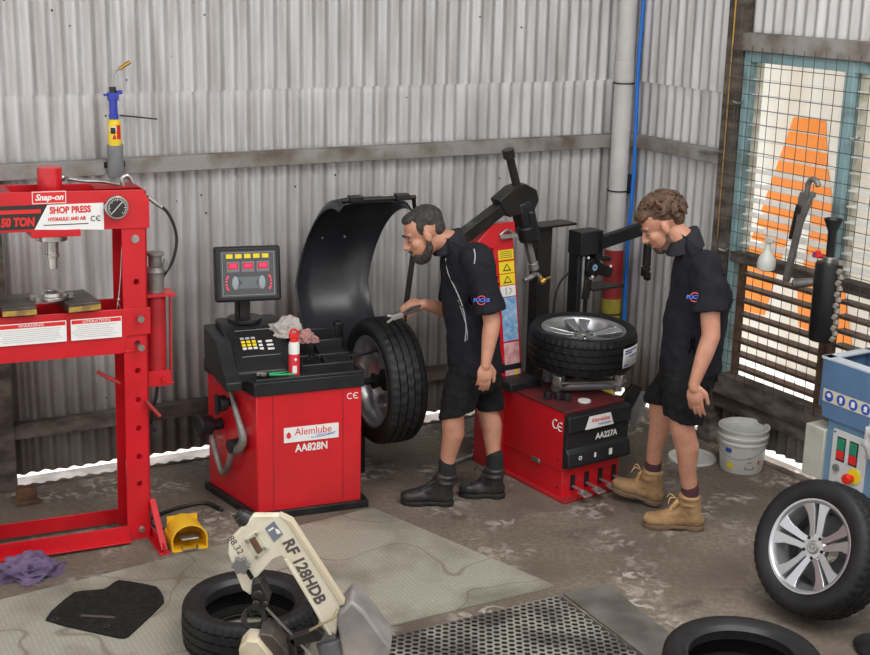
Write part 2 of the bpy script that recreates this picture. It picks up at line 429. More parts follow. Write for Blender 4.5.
def wheel(name, label, loc, axis, Ro, Rr, w, spin=0, up=(0, 0, 1), cat='tyre', style=0, disc=False):
    ax = V(axis).normalized(); r = thing(name, label, cat, loc)
    r.rotation_mode = 'QUATERNION'; r.rotation_quaternion = frame_to(ax, up).to_quaternion()
    h = w/2
    obj('tyre', tyre_bm(Ro, Rr, w), RUB, r, smooth=50)
    b = bmesh.new()
    lathe(b, [(Rr+.012, h*.82), (Rr+.012, h*.88), (Rr+.004, h*.88), (Rr-.006, h*.80), (Rr-.010, h*.55), (Rr-.028, h*.3), (Rr-.034, -h*.4), (Rr-.012, -h*.65), (Rr-.006, -h*.8), (Rr+.004, -h*.88), (Rr+.012, -h*.88), (Rr+.012, -h*.82), (Rr-.004, -h*.6), (Rr-.022, -h*.38), (Rr-.02, h*.3), (Rr-.002, h*.5)], 72, closed=True)
    rim = obj('rim', b, RIMM, r, smooth=50)
    if not disc:
        b = bmesh.new(); lathe(b, [(Rr-.026, h*.30), (Rr-.036, -h*.4), (Rr-.040, -h*.55), (.05, -h*.60), (.05, -h*.62), (Rr-.038, -h*.57), (Rr-.034, -h*.4), (Rr-.024, h*.30)], 60, closed=True)
        obj('barrel', b, BARR, rim, smooth=50)
    b = bmesh.new(); spokes(b, Rr-.003, 5, spin, dz0=h*.55, dz1=h*.80, t=.022)
    lathe(b, [(.0, h*.55), (.05, h*.55), (.062, h*.48), (.062, h*.2), (0, h*.2)], 30)
    obj('spokes', b, ALU, r, smooth=30, bevel=.003)
    b = bmesh.new(); lathe(b, [(0, h*.62), (.026, h*.62), (.031, h*.57), (.031, h*.5), (0, h*.5)], 24)
    cap = obj('hub_cap', b, DST, r)
    for k in range(5):
        a = 2*PI*(k+.5)/5+spin; part('bolt_hole', DRK, r, lambda b: cyl(b, (.048*math.cos(a), .048*math.sin(a), h*.52), (.048*math.cos(a), .048*math.sin(a), h*.575), .0075))
    if style == 1:
        b = bmesh.new()
        for k in range(3):
            a = 2*PI*k/3+.5; cyl(b, (0, 0, h*.63), (.019*math.cos(a), .019*math.sin(a), h*.63), .004, .0008, 6)
        lathe(b, [(.019, h*.62), (.022, h*.62), (.022, h*.64), (.019, h*.64)], 24, closed=True)
        obj('cap_emblem', b, ALU, cap)
    if disc:
        b = bmesh.new(); lathe(b, [(0, -h*.1), (.06, -h*.1), (.06, h*.2), (0, h*.2)], 24); obj('hub_bore', b, DRK, r)
    return r

# ================================================================ hydraulic press
P = thing('hydraulic_press', 'tall red fifty ton workshop press with pressure gauge at the left edge', 'press', (-1.382, 6.16, 0), rot=(0, R(1.2), R(26.6)))
D = .20; PW = .115
def post(b, x0):
    out = [(x0, 0), (x0+PW, 0), (x0+PW, 1.73), (x0, 1.73)]
    hs = [(x0+PW*.55, z, .0145) for z in (.29, .43, .575, .72, .865, 1.0, 1.3)]
    holed(b, out, hs, -.008, XZ); holed(b, out, hs, -.008, XZ @ Matrix.Translation((0, 0, -D+.008)))
    xw = x0+PW if x0 > -.5 else x0
    bx(b, (xw-math.copysign(.004, xw-x0-.05), D/2, .865), (.008, D, 1.73))
part('post', RED, P, lambda b: post(b, -PW), smooth=20)
part('post', RED, P, lambda b: post(b, -.86), smooth=20)
def topbeam(b):
    o = [(-.88, 1.565), (.012, 1.555), (.012, 1.69), (-.02, 1.735), (-.88, 1.745)]
    prism(b, o, 0, .01, XZ); prism(b, o, 0, .01, XZ @ Matrix.Translation((0, 0, -D-.012)))
    bx(b, (-.43, D/2, 1.575), (.85, D, .012))
part('top_beam', RED, P, topbeam, bevel=.002)
each('beam_cover', DRED, P, [lambda b: bx(b, (-.12, D*.6, 1.735), (.2, D*.5, .008)), lambda b: bx(b, (-.7, D*.5, 1.735), (.2, D*.9, .008))])
def bedbeam(b):
    for y in (-.012, D+.002):
        o = [(-.9, .96), (-.12, .96), (-.10, 1.045), (.010, 1.045), (.010, 1.175), (-.9, 1.175)]
        prism(b, o, 0, .01, XZ @ Matrix.Translation((0, 0, -y-.01)))
    bx(b, (-.43, .006, .965), (.8, .02, .01)); bx(b, (-.43, D-.01, .965), (.8, .02, .01))
part('bed_beam', RED, P, bedbeam, bevel=.002)
for z in (1.13, .99):
    part('bed_pin', STL, P, lambda b: (cyl(b, (-.045, -.05, z), (-.045, D+.04, z), .0125), cyl(b, (-.045, -.052, z), (-.045, -.04, z), .016)))
part('bolt', STL, P, lambda b: (cyl(b, (-.055, -.018, 1.505), (-.055, 0, 1.505), .014, seg=6), cyl(b, (-.055, -.006, 1.505), (-.055, -.001, 1.505), .019)))
part('bolt', STL, P, lambda b: (cyl(b, (-.045, -.018, .05), (-.045, 0, .05), .012, seg=6), cyl(b, (-.045, -.006, .05), (-.045, -.001, .05), .016)))
part('base_rail', RED, P, lambda b: (bx(b, (-.5, -.014, .045), (.78, .008, .075)), bx(b, (-.5, -.035, .012), (.78, .04, .006))), bevel=.001)
part('base_rail', RED, P, lambda b: (bx(b, (-.5, D+.004, .05), (.78, .008, .075))), bevel=.001)
def foot(b, x):
        bx(b, (x, D/2, .004), (.05, .66, .008)); bx(b, (x, D/2, .025), (.008, .66, .045))
        beam(b, (x, -.22, .02), (x, .0, .2), .008, .03, side=(1, 0, 0)); beam(b, (x, D+.22, .02), (x, D, .2), .008, .03, side=(1, 0, 0))
each('base_foot', RED, P, [lambda b: foot(b, .008), lambda b: foot(b, -.868)], bevel=.001)
# ram
part('ram_cylinder', RED, P, lambda b: (cyl(b, (-.415, .1, 1.55), (-.415, .1, 1.835), .055, seg=32), bx(b, (-.415, .1, 1.55), (.22, D+.03, .035))), bevel=.003)
def ram(b):
    cyl(b, (-.415, .1, 1.53), (-.415, .1, 1.50), .072, seg=30); cyl(b, (-.415, .1, 1.51), (-.415, .1, 1.42), .03, seg=24); cyl(b, (-.415, .1, 1.43), (-.415, .1, 1.365), .024, seg=24)
    cyl(b, (-.415, .1, 1.435), (-.415, .1, 1.42), .034, seg=24)
part('ram', STL, P, ram, bevel=.002)
# gauge
g = part('pressure_gauge', STL, P, lambda b: (cyl(b, (-.145, -.045, 1.662), (-.145, -.01, 1.662), .054, seg=36)), bevel=.004)
part('dial', BLKI, g, lambda b: cyl(b, (-.145, -.0475, 1.662), (-.145, -.045, 1.662), .046, seg=36))
def marks(b):
    for k in range(25):
        a = R(225-270*k/24); r0 = .031 if k % 4 == 0 else .036
        beam(b, (-.145+r0*math.cos(a), -.048, 1.662+r0*math.sin(a)), (-.145+.043*math.cos(a), -.048, 1.662+.043*math.sin(a)), .0022, .001, side=(0, 1, 0))
    beam(b, (-.145-.022, -.049, 1.662-.022), (-.145+.02, -.049, 1.662+.024), .003, .001, side=(0, 1, 0))
part('dial_markings', WHT, g, marks)
# decals
dk = plate('maker_badge', REDI, P, -.518, -.365, 1.685, 1.745, -.0125)
part('badge_border', WHT, dk, lambda b: [bx(b, c, s) for c, s in (((-.4415, -.0138, 1.741), (.145, .001, .003)), ((-.4415, -.0138, 1.689), (.145, .001, .003)), ((-.5145, -.0138, 1.715), (.003, .001, .055)), ((-.3685, -.0138, 1.715), (.003, .001, .055)))])
text('Snap-on', .038, WHT, dk, (-.4415, -.014, 1.715), shear=.3, bold=.0012)
pb = plate('capacity_decal', BLKI, P, -.66, -.38, 1.575, 1.683, -.0125)
part('decal_stripe', REDI, pb, lambda b: bx(b, (-.57, -.0138, 1.655), (.18, .001, .018)))
text('50 TON', .052, REDI, pb, (-.582, -.015, 1.607), shear=.1, bold=.003, sx=.8)
pw = part('name_decal', WHT, P, lambda b: prism(b, [(-.510, 1.572), (-.200, 1.558), (-.200, 1.682), (-.450, 1.682)], 0.012, .0145, XZ))
text('SHOP PRESS', .042, REDI, pw, (-.350, -.0155, 1.655), bold=.0016, sx=.82)
text('HYDRAULIC AND AIR', .022, REDI, pw, (-.365, -.0155, 1.615), bold=.0008, sx=.78)
part('small_print', BLKI, pw, lambda b: bx(b, (-.37, -.0155, 1.590), (.2, .0005, .004)))
ce_mark(pw, -.235, 1.612, -.016, .022, BLKI)
for x0, x1, s in ((-.70, -.385, 'WARNING'), (-.365, -.13, 'OPERATION')):
    w_ = plate('instruction_label', WHT, P, x0, x1, 1.045, 1.145, -.0225)
    part('label_header', REDI, w_, lambda b: bx(b, ((x0+x1)/2, -.0238, 1.132), (x1-x0-.008, .0005, .018)))
    text(s, .018, WHT, w_, ((x0+x1)/2, -.0245, 1.132), sx=1.3)
    def lines(b):
        for k in range(7): bx(b, ((x0+x1)/2-random.uniform(0, .02), -.0238, 1.113-k*.009), (x1-x0-.03-random.uniform(0, .06), .0004, .002))
    part('label_text', mat('grey_print', (.4, .4, .42), .6), w_, lines)
# steel gas line, hose and jack
def gline(b): tube(b, [(-.095, .03, 1.54), (-.11, .03, 1.45), (-.118, .03, 1.33), (-.135, .02, 1.2), (-.14, .02, 1.19)], .0025, 6, 4); ball(b, (-.132, .02, 1.215), .008); tube(b, [(-.137, .02, 1.21), (-.12, .02, 1.15), (-.14, .02, 1.14), (-.137, .02, 1.21)], .002, 6, 4)
part('release_wire', STL, P, gline)
def bhose(b): tube(b, [(-.33, .1, 1.78), (-.26, .08, 1.77), (-.18, .08, 1.765), (-.1, .1, 1.745)], .010, 10)
part('braided_hose', STL, P, bhose)
part('hose_fitting', STL, P, lambda b: (tube(b, [(-.08, .1, 1.73), (-.085, .1, 1.77), (-.06, .1, 1.785), (-.035, .1, 1.75)], .011, 10), ball(b, (-.36, .1, 1.785), .018)))
part('oil_hose', mat('hose_rubber', (.012, .012, .012), .45), P, lambda b: tube(b, [(.0, .1, 1.70), (.06, .1, 1.66), (.13, .1, 1.60), (.170, .1, 1.49), (.155, .1, 1.38), (.115, .1, 1.31), (.10, .1, 1.29)], .0075, 10))
part('hose_spring', STL, P, lambda b: tube(b, [(.035, .1, 1.68), (.075, .1, 1.648), (.10, .1, 1.63)], .0105, 8, 3))
j = part('air_pump', DRED, P, lambda b: (cyl(b, (.065, .1, .78), (.065, .1, 1.22), .048, seg=26), cyl(b, (.065, .1, .77), (.065, .1, .80), .05)), bevel=.003)
def neck(b): cyl(b, (.065, .1, 1.22), (.065, .1, 1.32), .042, seg=26); cyl(b, (.065, .1, 1.32), (.065, .1, 1.345), .05, .035, seg=26); cyl(b, (.065, .1, 1.345), (.065, .1, 1.40), .032, seg=26); cyl(b, (.065, .1, 1.40), (.065, .1, 1.415), .042, seg=26); bx(b, (.115, .1, 1.35), (.03, .02, .05), Euler((0, .4, 0)).to_matrix())
part('pump_neck', DST, j, neck, bevel=.002)
def brk(b): bx(b, (.075, .1, 1.215), (.14, .13, .012)); bx(b, (.135, .1, 1.0), (.006, .03, .43)); bx(b, (.06, .05, .80), (.12, .006, .08)); bx(b, (.07, .1, .775), (.13, .12, .008)); cyl(b, (.085, .03, .80), (.085, .05, .80), .012)
part('pump_bracket', RED, P, brk)
def airline(b): tube(b, [(.07, .1, .77), (.06, .09, .70), (.045, .09, .64), (.03, .09, .55)], .009, 8); bx(b, (.015, .04, .56), (.06, .03, .02), Euler((0, .7, 0)).to_matrix())
part('air_fitting', BMET, P, airline)
part('air_line', mat('hose_rubber', (.012, .012, .012), .45), P, lambda b: tube(b, [(.03, .09, .55), (.02, .12, .35), (.015, .14, .15), (.04, .12, .012), (.09, .05, .010)], .006, 8))
each('adjusting_lever', DRED, P, [lambda b: cyl(b, (-.22, .12, .84), (-.12, .06, .79), .009), lambda b: cyl(b, (-.02, -.02, .715), (.04, -.05, .64), .010)])
# things on the press
XP = Matrix.Translation((-1.382, 6.16, 0)) @ Matrix.Rotation(R(26.6), 4, 'Z') @ Matrix.Rotation(R(1.2), 4, 'Y')
def onp(x, y, z): return XP @ V((x, y, z))
YO = mat('worn_plate_edge', (.45, .3, .05), .7, 0, (.2, .13, .05), 25)
for x, lab in ((-.585, 'dark steel arbor block on press bed, left of the bearing ring'), (-.315, 'dark steel arbor block on press bed, right of the bearing ring')):
    t = thing('arbor_block', lab, 'steel block', onp(x, .08, 1.185), rot=(0, 0, R(26.6+(5 if x > -.5 else -4))), group='steel blocks on the press bed')
    part('block', mat('oily_steel', (.05, .045, .042), .45, .6, (.12, .10, .085), 10), t, lambda b: bx(b, (0, 0, .022), (.15, .26, .04)), bevel=.003)
    part('worn_end', YO, t, lambda b: bx(b, (0, -.131, .017), (.148, .003, .024)))
t = thing('bearing_ring', 'open steel bearing puller ring lying across the blocks on press bed', 'bearing', onp(-.43, .07, 1.228), rz=R(26.6))
def ring(b):
    lathe(b, [(.045, 0), (.07, 0), (.07, .018), (.045, .018)], 30, closed=True)
part('ring', STL, t, ring, bevel=.003)
part('collar', STL, t, lambda b: lathe(b, [(.035, .018), (.055, .018), (.05, .034), (.035, .034)], 30, closed=True), bevel=.002)
part('lug', DST, t, lambda b: [cyl(b, (x, y, .001), (x, y, .026), .016, seg=10) for x, y in ((-.085, 0), (.085, -.01), (-.07, -.05))] and None, bevel=.002)

# ================================================================ wheel balancer
B = thing('wheel_balancer', 'red and black wheel balancing machine with a display panel and raised hood', 'workshop machine', (-.884, 6.396, 0), R(22))
foot_ = [(0, 0), (.555, 0), (.545, .50), (-.14, .49)]
part('cabinet', RED, B, lambda b: prism(b, foot_, .035, .675), bevel=.006)
part('base_plate', BMET, B, lambda b: prism(b, [(-.02, -.02), (.59, -.025), (.585, .5), (-.165, .5)], 0, .04), bevel=.003)
part('panel_seam', DRED, B, lambda b: (bx(b, (.085, -.001, .36), (.004, .004, .62)), bx(b, (.455, -.001, .36), (.004, .004, .62))))
def tray(b):
    prism(b, [(-.012, -.014), (.567, -.014), (.56, .51), (-.155, .50)], .665, .738)
    for p0, p1 in (((-.006, -.005), (.56, -.005)), ((.56, -.005), (.555, .50))):
        beam(b, (*p0, .745), (*p1, .745), .02, .02)
    # raised left flank stepping up towards the back
    prism(b, [(.0, .70), (.0, .745), (.10, .80), (.22, .90), (.50, .92), (.50, .70)], -.15, -.07, YZ)
    # parts trays on the right, rising to the back
    prism(b, [(.12, .72), (.12, .765), (.28, .80), (.40, .875), (.50, .865), (.50, .72)], .26, .285, YZ)
    prism(b, [(.12, .72), (.12, .765), (.28, .80), (.40, .855), (.50, .845), (.50, .72)], .40, .42, YZ)
    prism(b, [(.12, .72), (.12, .755), (.28, .77), (.42, .80), (.50, .78), (.50, .72)], .535, .56, YZ)
    for y, z in ((.12, .765), (.22, .785), (.33, .83), (.45, .86)): bx(b, (.41, y, z-.035), (.29, .018, .08))
    prism(b, [(.12, .70), (.12, .745), (.5, .80), (.5, .70)], .26, .55, YZ)
part('top_tray', BLK, B, tray, bevel=.006)
def console(b):
    prism(b, [(.06, .72), (.06, .775), (.12, .80), (.33, .935), (.38, .95), (.50, .95), (.50, .72)], -.09, .225, YZ)
cs = part('control_console', BLK, B, console, bevel=.010)
# key pad on the sloping face
sl_ = math.atan2(.135, .21)
Mk = Matrix.Translation((.068, .222, .8735)) @ Matrix.Rotation(sl_, 4, 'X')
part('keypad_panel', mat('charcoal_panel', (.04, .042, .046), .4), cs, lambda b: bx(b, (0, 0, 0), (.22, .20, .004), None) or b.transform(Mk))
part('panel_outline', mat('grey_print', (.4, .4, .42), .6), cs, lambda b: ([bx(b, c, s) for c, s in (((0, .092, .003), (.2, .002, .001)), ((0, -.085, .003), (.2, .002, .001)))], b.transform(Mk)) and None)
each('yellow_key', YELS, cs, [lambda b, i=i, j_=j_: (bx(b, (-.075+.028*i, -.01+.022*j_, .004), (.02, .015, .004)), b.transform(Mk)) and None for i in range(3) for j_ in (0, 1)])
each('white_key', WHT, cs, [lambda b, c=c, s=s: (bx(b, c, s), b.transform(Mk)) and None for c, s in [((-.075+.028*i, -.032, .004), (.02, .014, .004)) for i in range(3)]+[((.012, -.04+.024*j_, .004), (.02, .013, .004)) for j_ in range(3)]+[((.06, -.045+.026*j_, .004), (.034, .012, .004)) for j_ in range(3)]])
each('grey_key', mat('grey_print', (.4, .4, .42), .6), cs, [lambda b, i=i: (bx(b, (-.075+.028*i, .036, .004), (.02, .014, .004)), b.transform(Mk)) and None for i in range(3)])
# display
part('display_stem', BMET, B, lambda b: (bx(b, (.05, .42, .98), (.055, .03, .16)), bx(b, (.02, .44, 1.0), (.03, .03, .2)), cyl(b, (.05, .42, .945), (.05, .42, .965), .09)), bevel=.003)
Md = Matrix.Translation((.062, .375, 1.205)) @ Matrix.Rotation(R(-10), 4, 'X') @ Matrix.Rotation(R(1.5), 4, 'Y')
scr = part('display', BLK, B, lambda b: (bx(b, (0, .02, 0), (.345, .05, .285)), b.transform(Md)) and None, bevel=.012)
CHP = mat('display_face', (.075, .078, .085), .35)
part('display_face', CHP, scr, lambda b: (bx(b, (0, -.0055, 0), (.29, .002, .235)), b.transform(Md)) and None)
part('face_outline', mat('grey_print', (.4, .4, .42), .6), scr, lambda b: ([bx(b, c, s) for c, s in (((0, -.0075, .11), (.27, .001, .0018)), ((0, -.0075, -.108), (.27, .001, .0018)), ((-.135, -.0075, 0), (.0018, .001, .218)), ((.135, -.0075, 0), (.0018, .001, .218)))], b.transform(Md)) and None)
each('yellow_icon', YELS, scr, [lambda b, k=k: (bx(b, (-.098+.047*k, -.0075, .092), (.034, .002, .022)), b.transform(Md)) and None for k in range(5)])
LED = mat('red_led', (.5, .01, .04), .4, emit=(1, .05, .12), estr=1.0)
each('window_bezel', mat('grey_dim', (.2, .2, .21), .6), scr, [lambda b, k=k: (bx(b, (-.08+.078*k, -.0075, .038), (.066, .002, .054)), b.transform(Md)) and None for k in range(3)])
each('led_window', mat('led_dark', (.2, .005, .03), .4, emit=(.8, .01, .08), estr=.45), scr, [lambda b, k=k: (bx(b, (-.08+.078*k, -.009, .042), (.052, .002, .03)), b.transform(Md)) and None for k in range(3)])
for k, s in enumerate(('888', '888', '888')):
    text(s, .026, LED, scr, None, name='led_digits', M=Md @ Matrix.Translation((-.08+.078*k, -.0105, .042)) @ Matrix.Rotation(PI/2, 4, 'X'), sx=1.0, bold=.0005)
part('red_led_arc', LED, scr, lambda b: ([ball(b, (sg*(.105-.012*math.cos(R(a))*-1)-sg*.0, -.009, -.045+.035*math.sin(R(a))), (.005, .003, .005), 8) for sg in (-1, 1) for a in (-70, -42, -14, 14, 42, 70)], b.transform(Md)) and None)
each('wheel_diagram', mat('pale_print', (.30, .36, .38), .5), scr, [lambda b, sg=sg: (ball(b, (sg*.07, -.008, -.045), (.018, .003, .035), 16), b.transform(Md)) and None for sg in (-1, 1)])
part('diagram_centre', mat('mid_print', (.14, .16, .17), .5), scr, lambda b: (prism(b, [(-.06, -.075), (.06, -.075), (.035, -.045), (.06, -.015), (-.06, -.015), (-.035, -.045)], .0065, .0085, XZ), b.transform(Md)) and None)
# decals
lb = plate('maker_label', WHT, B, .14, .43, .402, .482, -.002, t=.002)
lb.rotation_euler = (0, 0, 0)
text('Alemlube', .054, REDI, lb, (.295, -.0035, .454), sx=.95)
part('drop_logo', REDI, lb, lambda b: (prism(b, [(.165+.012*math.cos(a)*(1 if math.sin(a) < .5 else .5), .443+.016*math.sin(a)) for a in [2*PI*k/16 for k in range(16)]], .003, .0038, XZ), tube(b, [(.148, -.0035, .436), (.165, -.0035, .424), (.182, -.0035, .436)], .0015, 6, 3)) and None)
text('PARTSERV', .015, BLUEI, lb, (.36, -.0035, .427), sx=1.4)
part('label_swoosh', BLUEI, lb, lambda b: tube(b, [(.28, -.0035, .418), (.35, -.0035, .420), (.415, -.0035, .436)], .0015, 6, 3))
text('AA828N', .056, WHT, B, (.286, -.002, .365), bold=.0015, sx=.85)
ce_mark(B, .508, .618, -.002, .03, WHT)
# left flank: calliper, flange nuts and slots (weight tools hang here)
sx_ = V((-.14, .49, 0)).normalized(); sn = V((-.49, -.14, 0)).normalized()
def sd(s, z, o=0): return V((0, 0, 0))+sx_*s+sn*o+V((0, 0, z))
cal = part('hub_calliper', DST, B, lambda b: (tube(b, [sd(.24, .66, .02), sd(.18, .59, .03), sd(.11, .51, .04), sd(.07, .43, .04), sd(.10, .37, .045), sd(.17, .34, .045)], [.009, .028], 10), tube(b, [sd(.40, .42, .04), sd(.38, .33, .045), sd(.30, .19, .045), sd(.25, .20, .045), sd(.20, .28, .045), sd(.17, .37, .045)], .015, 10)) and None, label='worn silver calliper')
part('calliper_pivot', BMET, B, lambda b: cyl(b, sd(.15, .37, 0), sd(.15, .37, .075), .035))
def knob(b, s, z, r): cyl(b, sd(s, z, 0), sd(s, z, .06), r*.5); cyl(b, sd(s, z, .045), sd(s, z, .085), r, seg=12); beam(b, sd(s, z-r*1.3, .095), sd(s, z+r*1.3, .095), .018, .02, side=sn)
part('hub_nut', BLK, B, lambda b: knob(b, .235, .575, .042), bevel=.004)
part('pressure_cup', BLK, B, lambda b: (cyl(b, sd(.36, .42, 0), sd(.36, .42, .06), .03), cyl(b, sd(.36, .42, .06), sd(.37, .43, .13), .05, .062, 20), cyl(b, sd(.37, .43, .13), sd(.37, .43, .14), .062, .05, 20)), bevel=.004)
part('side_screw', DST, B, lambda b: [cyl(b, sd(.41, .64), sd(.41, .64, .004), .009), cyl(b, sd(.05, .64), sd(.05, .64, .004), .006)] and None)
# shaft and hood arm
part('shaft_housing', BMET, B, lambda b: (cyl(b, (.50, .30, .585), (.60, .30, .585), .05), cyl(b, (.60, .30, .585), (.86, .30, .585), .018), cyl(b, (.72, .30, .585), (.80, .30, .585), .045, .02)), bevel=.002)
part('rear_pillar', BMET, B, lambda b: (bx(b, (.62, .52, .20), (.22, .16, .40)), bx(b, (.62, .60, .6), (.05, .05, .5))), bevel=.01)
# hood
def hood(b):
    Rr_ = .43; cy, cz = .50, 1.115; ws = [.48, .505, .58, .76, .86, .90]; rr_ = [.44, .49, .50, .50, .48, .42]
    n = 30; rows = []
    for i in range(n+1):
        a = R(100-195*i/n)     # from the top lip round the back
        row = []
        for w_, r_ in zip(ws, rr_):
            rad = Rr_*r_/.5; row.append(b.verts.new((w_+.09*max(-.3, math.sin(a)), cy+rad*math.cos(a), cz+rad*math.sin(a))))
        rows.append(row)
    for p, q in zip(rows, rows[1:]):
        for k in range(len(ws)-1): b.faces.new((p[k], p[k+1], q[k+1], q[k]))
hd = part('hood', mat('hood_plastic', (.016, .017, .022), .33, 0, (.028, .03, .036), 5), B, hood, solid=.008, smooth=60)
def hoodbits(b):
    cyl(b, (.58, .43, 1.552), (1.0, .43, 1.552), .013)
    for x in (.66, .92): bx(b, (x, .43, 1.56), (.075, .06, .03))
part('hood_bar', BMET, hd, hoodbits, bevel=.004)
def hjoin(b):
    for x in (.53, .62, .75, .90): ball(b, (x, .50+.42*math.cos(R(20)), 1.115+.42*math.sin(R(20))), .008)
each('hood_rivet', DST, hd, [lambda b, x=x: ball(b, (x, .50+.42*math.cos(R(20)), 1.115+.42*math.sin(R(20))), .008) for x in (.53, .62, .75, .90)])
part('hood_arm', BMET, B, lambda b: (beam(b, (1.06, .56, 1.36), (.98, .60, .62), .03, .03), beam(b, (.99, .44, 1.55), (1.06, .56, 1.36), .02, .02), beam(b, (.62, .60, .62), (.99, .60, .62), .04, .04)), bevel=.004)
XB = Matrix.Translation((-.884, 6.396, 0)) @ Matrix.Rotation(R(22), 4, 'Z')
S_ = (XB.to_3x3() @ V((1, 0, 0)))
wb = wheel('mounted_tyre', 'big tyre on silver rim mounted on the balancer shaft', XB @ V((.790, .30, .585)), Matrix.Rotation(R(4), 3, 'Z') @ S_, .345, .240, .215, .3, disc=True)

# small things on the balancer
def onb(x, y, z): return XB @ V((x, y, z))
c = thing('spray_can', 'red and white aerosol can standing on the balancer tray', 'spray can', onb(.21, .047, .741), R(22)); c.scale = (1, 1, 1.12)
part('can_body', WHT, c, lambda b: lathe(b, [(0, 0), (.026, 0), (.028, .004), (.028, .145), (.024, .158), (.012, .164), (0, .164)], 24))
part('red_wrap', mat('can_red', (.7, .03, .05), .35), c, lambda b: lathe(b, [(.0284, .006), (.0284, .105), (.0275, .105), (.0275, .006)], 24, closed=True))
part('white_print', WHT, c, lambda b: [bx(b, (-.005, -.028, .035), (.022, .002, .035)), bx(b, (.0, -.028, .082), (.012, .002, .012), Euler((0, PI/4, 0)).to_matrix())] and None)
part('red_cap', REDI, c, lambda b: (cyl(b, (0, 0, .160), (0, 0, .178), .022, .020), bx(b, (.0, -.0, .188), (.05, .02, .02)), tube(b, [(-.02, 0, .19), (-.01, 0, .215), (.012, 0, .212), (.02, 0, .19)], .006, 8)) and None, bevel=.002)
def crumple(name, lab, cat, m, loc, size, seed, colr=None, amp=.5, rz=0):
    b = bmesh.new(); bmesh.ops.create_icosphere(b, subdivisions=5, radius=1)
    for v in b.verts:
        p = v.co.copy(); q = p*1.6+V((seed, 0, 0))
        n = noise.noise(q)*.55+(1-2*abs(noise.noise(q*1.9)))*.35-.1+.06*noise.noise(q*4)
        r = 1+amp*n
        v.co = V((p.x*r*size[0], p.y*r*size[1], max(p.z, -.1)*r*size[2]+.1*size[2]))
        v.co.z = max(v.co.z, .001+.001*noise.noise(q*4))
    o = obj(name, b, m, None, smooth=180); o.location = loc; o.rotation_euler[2] = rz
    return tag(o, lab, cat)
crumple('rag', 'crumpled off-white wiping rag lying on top of the balancer tray', 'rag', mat('rag_white', (.50, .47, .44), .9, 0, (.35, .30, .28), 20), onb(.235, .30, .885), (.085, .055, .07), 3.1, amp=.9, rz=.3)
crumple('rag', 'small pink stained rag tucked beside the white one on the balancer', 'rag', mat('rag_pink', (.45, .22, .2), .9, 0, (.3, .16, .15), 20), onb(.335, .26, .85), (.05, .035, .05), 8.1, amp=.9)
crumple('rag', 'crumpled purple cloth on the floor in front of the red press', 'rag', mat('rag_purple', (.15, .105, .19), .95, 0, (.10, .07, .14), 16, bump=.3, bscale=50), onz(28, 574)+V((0, 0, .0)), (.125, .09, .075), 5.5, amp=1.0, rz=.5)
t = thing('pliers', 'green-handled pliers lying on the balancer tray beside the spray can', 'pliers', onb(.13, .045, .758), R(22))
GRN = mat('green_grip', (.02, .35, .12), .45)
part('handle', GRN, t, lambda b: tube(b, [(-.05, .01, 0), (0, .018, 0), (.05, .02, .002), (.07, .02, .002)], .006, 8))
part('handle', GRN, t, lambda b: tube(b, [(-.05, -.005, 0), (0, -.018, 0), (.05, -.022, 0), (.075, -.03, 0)], .006, 8))
part('jaws', BMET, t, lambda b: prism(b, [(-.05, .012), (-.10, .004), (-.10, -.002), (-.05, -.008)], -.004, .006))
t = thing('wire_brush', 'short grey wheel weight tool on the left front of the balancer tray', 'hand tool', onb(.045, .055, .762), R(80))
part('head', DST, t, lambda b: bx(b, (0, 0, 0), (.03, .05, .02)), bevel=.004); part('handle', BMET, t, lambda b: tube(b, [(0, .02, 0), (.01, .06, 0), (.03, .10, .01)], .007, 8))
t = thing('wheel_weight_pack', 'small bundle of wheel weights in the balancer parts tray', 'wheel weights', onb(.345, .16, .79), R(30))
part('pack', BMET, t, lambda b: [bx(b, (.02*i-.03, .006*(i % 2), .006*(i % 3)), (.016, .03, .014)) for i in range(4)] and None, bevel=.002)

# ================================================================ tyre changer
T = thing('tyre_changer', 'red tyre changing machine with black front panel and tilting column', 'workshop machine', (.697, 6.75, 0), R(35))
part('cabinet', RED, T, lambda b: (bx(b, (.205, .265, .325), (.41, .53, .33)), bx(b, (.205, .265, .09), (.405, .525, .16))), bevel=.004)
part('cabinet_base', DRED, T, lambda b: bx(b, (.205, .24, .008), (.47, .60, .016)), bevel=.002)
part('top_plate', mat('oily_red', (.16, .012, .016), .5, 0, (.07, .02, .02), 7), T, lambda b: bx(b, (.205, .265, .494), (.42, .54, .012)), bevel=.003)
def front(b): prism(b, [(-.02, .485), (-.055, .47), (-.06, .40), (-.045, .385), (-.045, .30), (-.06, .285), (-.075, .205), (-.06, .185), (-.0, .175), (0, .485)], 0, 1, YZ)
fp = bmesh.new(); prism(fp, [(.0, .487), (-.045, .475), (-.05, .395), (-.032, .380), (-.032, .290), (-.05, .275), (-.062, .205), (-.05, .188), (.0, .180)], -.008, .432, YZ)
fr_ = obj('front_panel', fp, BLK, T, bevel=.006)
ml = part('maker_label', WHT, fr_, lambda b: prism(b, [(.10, .395), (.30, .395), (.275, .465), (.125, .465)], .051, .053, XZ))
text('Alemlube', .034, REDI, ml, (.205, -.0545, .44)); text('PARTSERV', .015, BLUEI, ml, (.235, -.0545, .412), sx=1.3)
text('AA227A', .047, WHT, fr_, (.27, -.034, .335), sx=.92, bold=.0012)
part('pedal_icon', WHT, fr_, lambda b: (lathe(b, [(.007, 0), (.011, 0), (.011, .002), (.007, .002)], 14, closed=True, M=Matrix.Translation((.07, -.058, .245)) @ Matrix.Rotation(PI/2, 4, 'X')), bx(b, (.175, -.058, .243), (.012, .002, .026)), bx(b, (.285, -.058, .242), (.022, .002, .035))) and None)
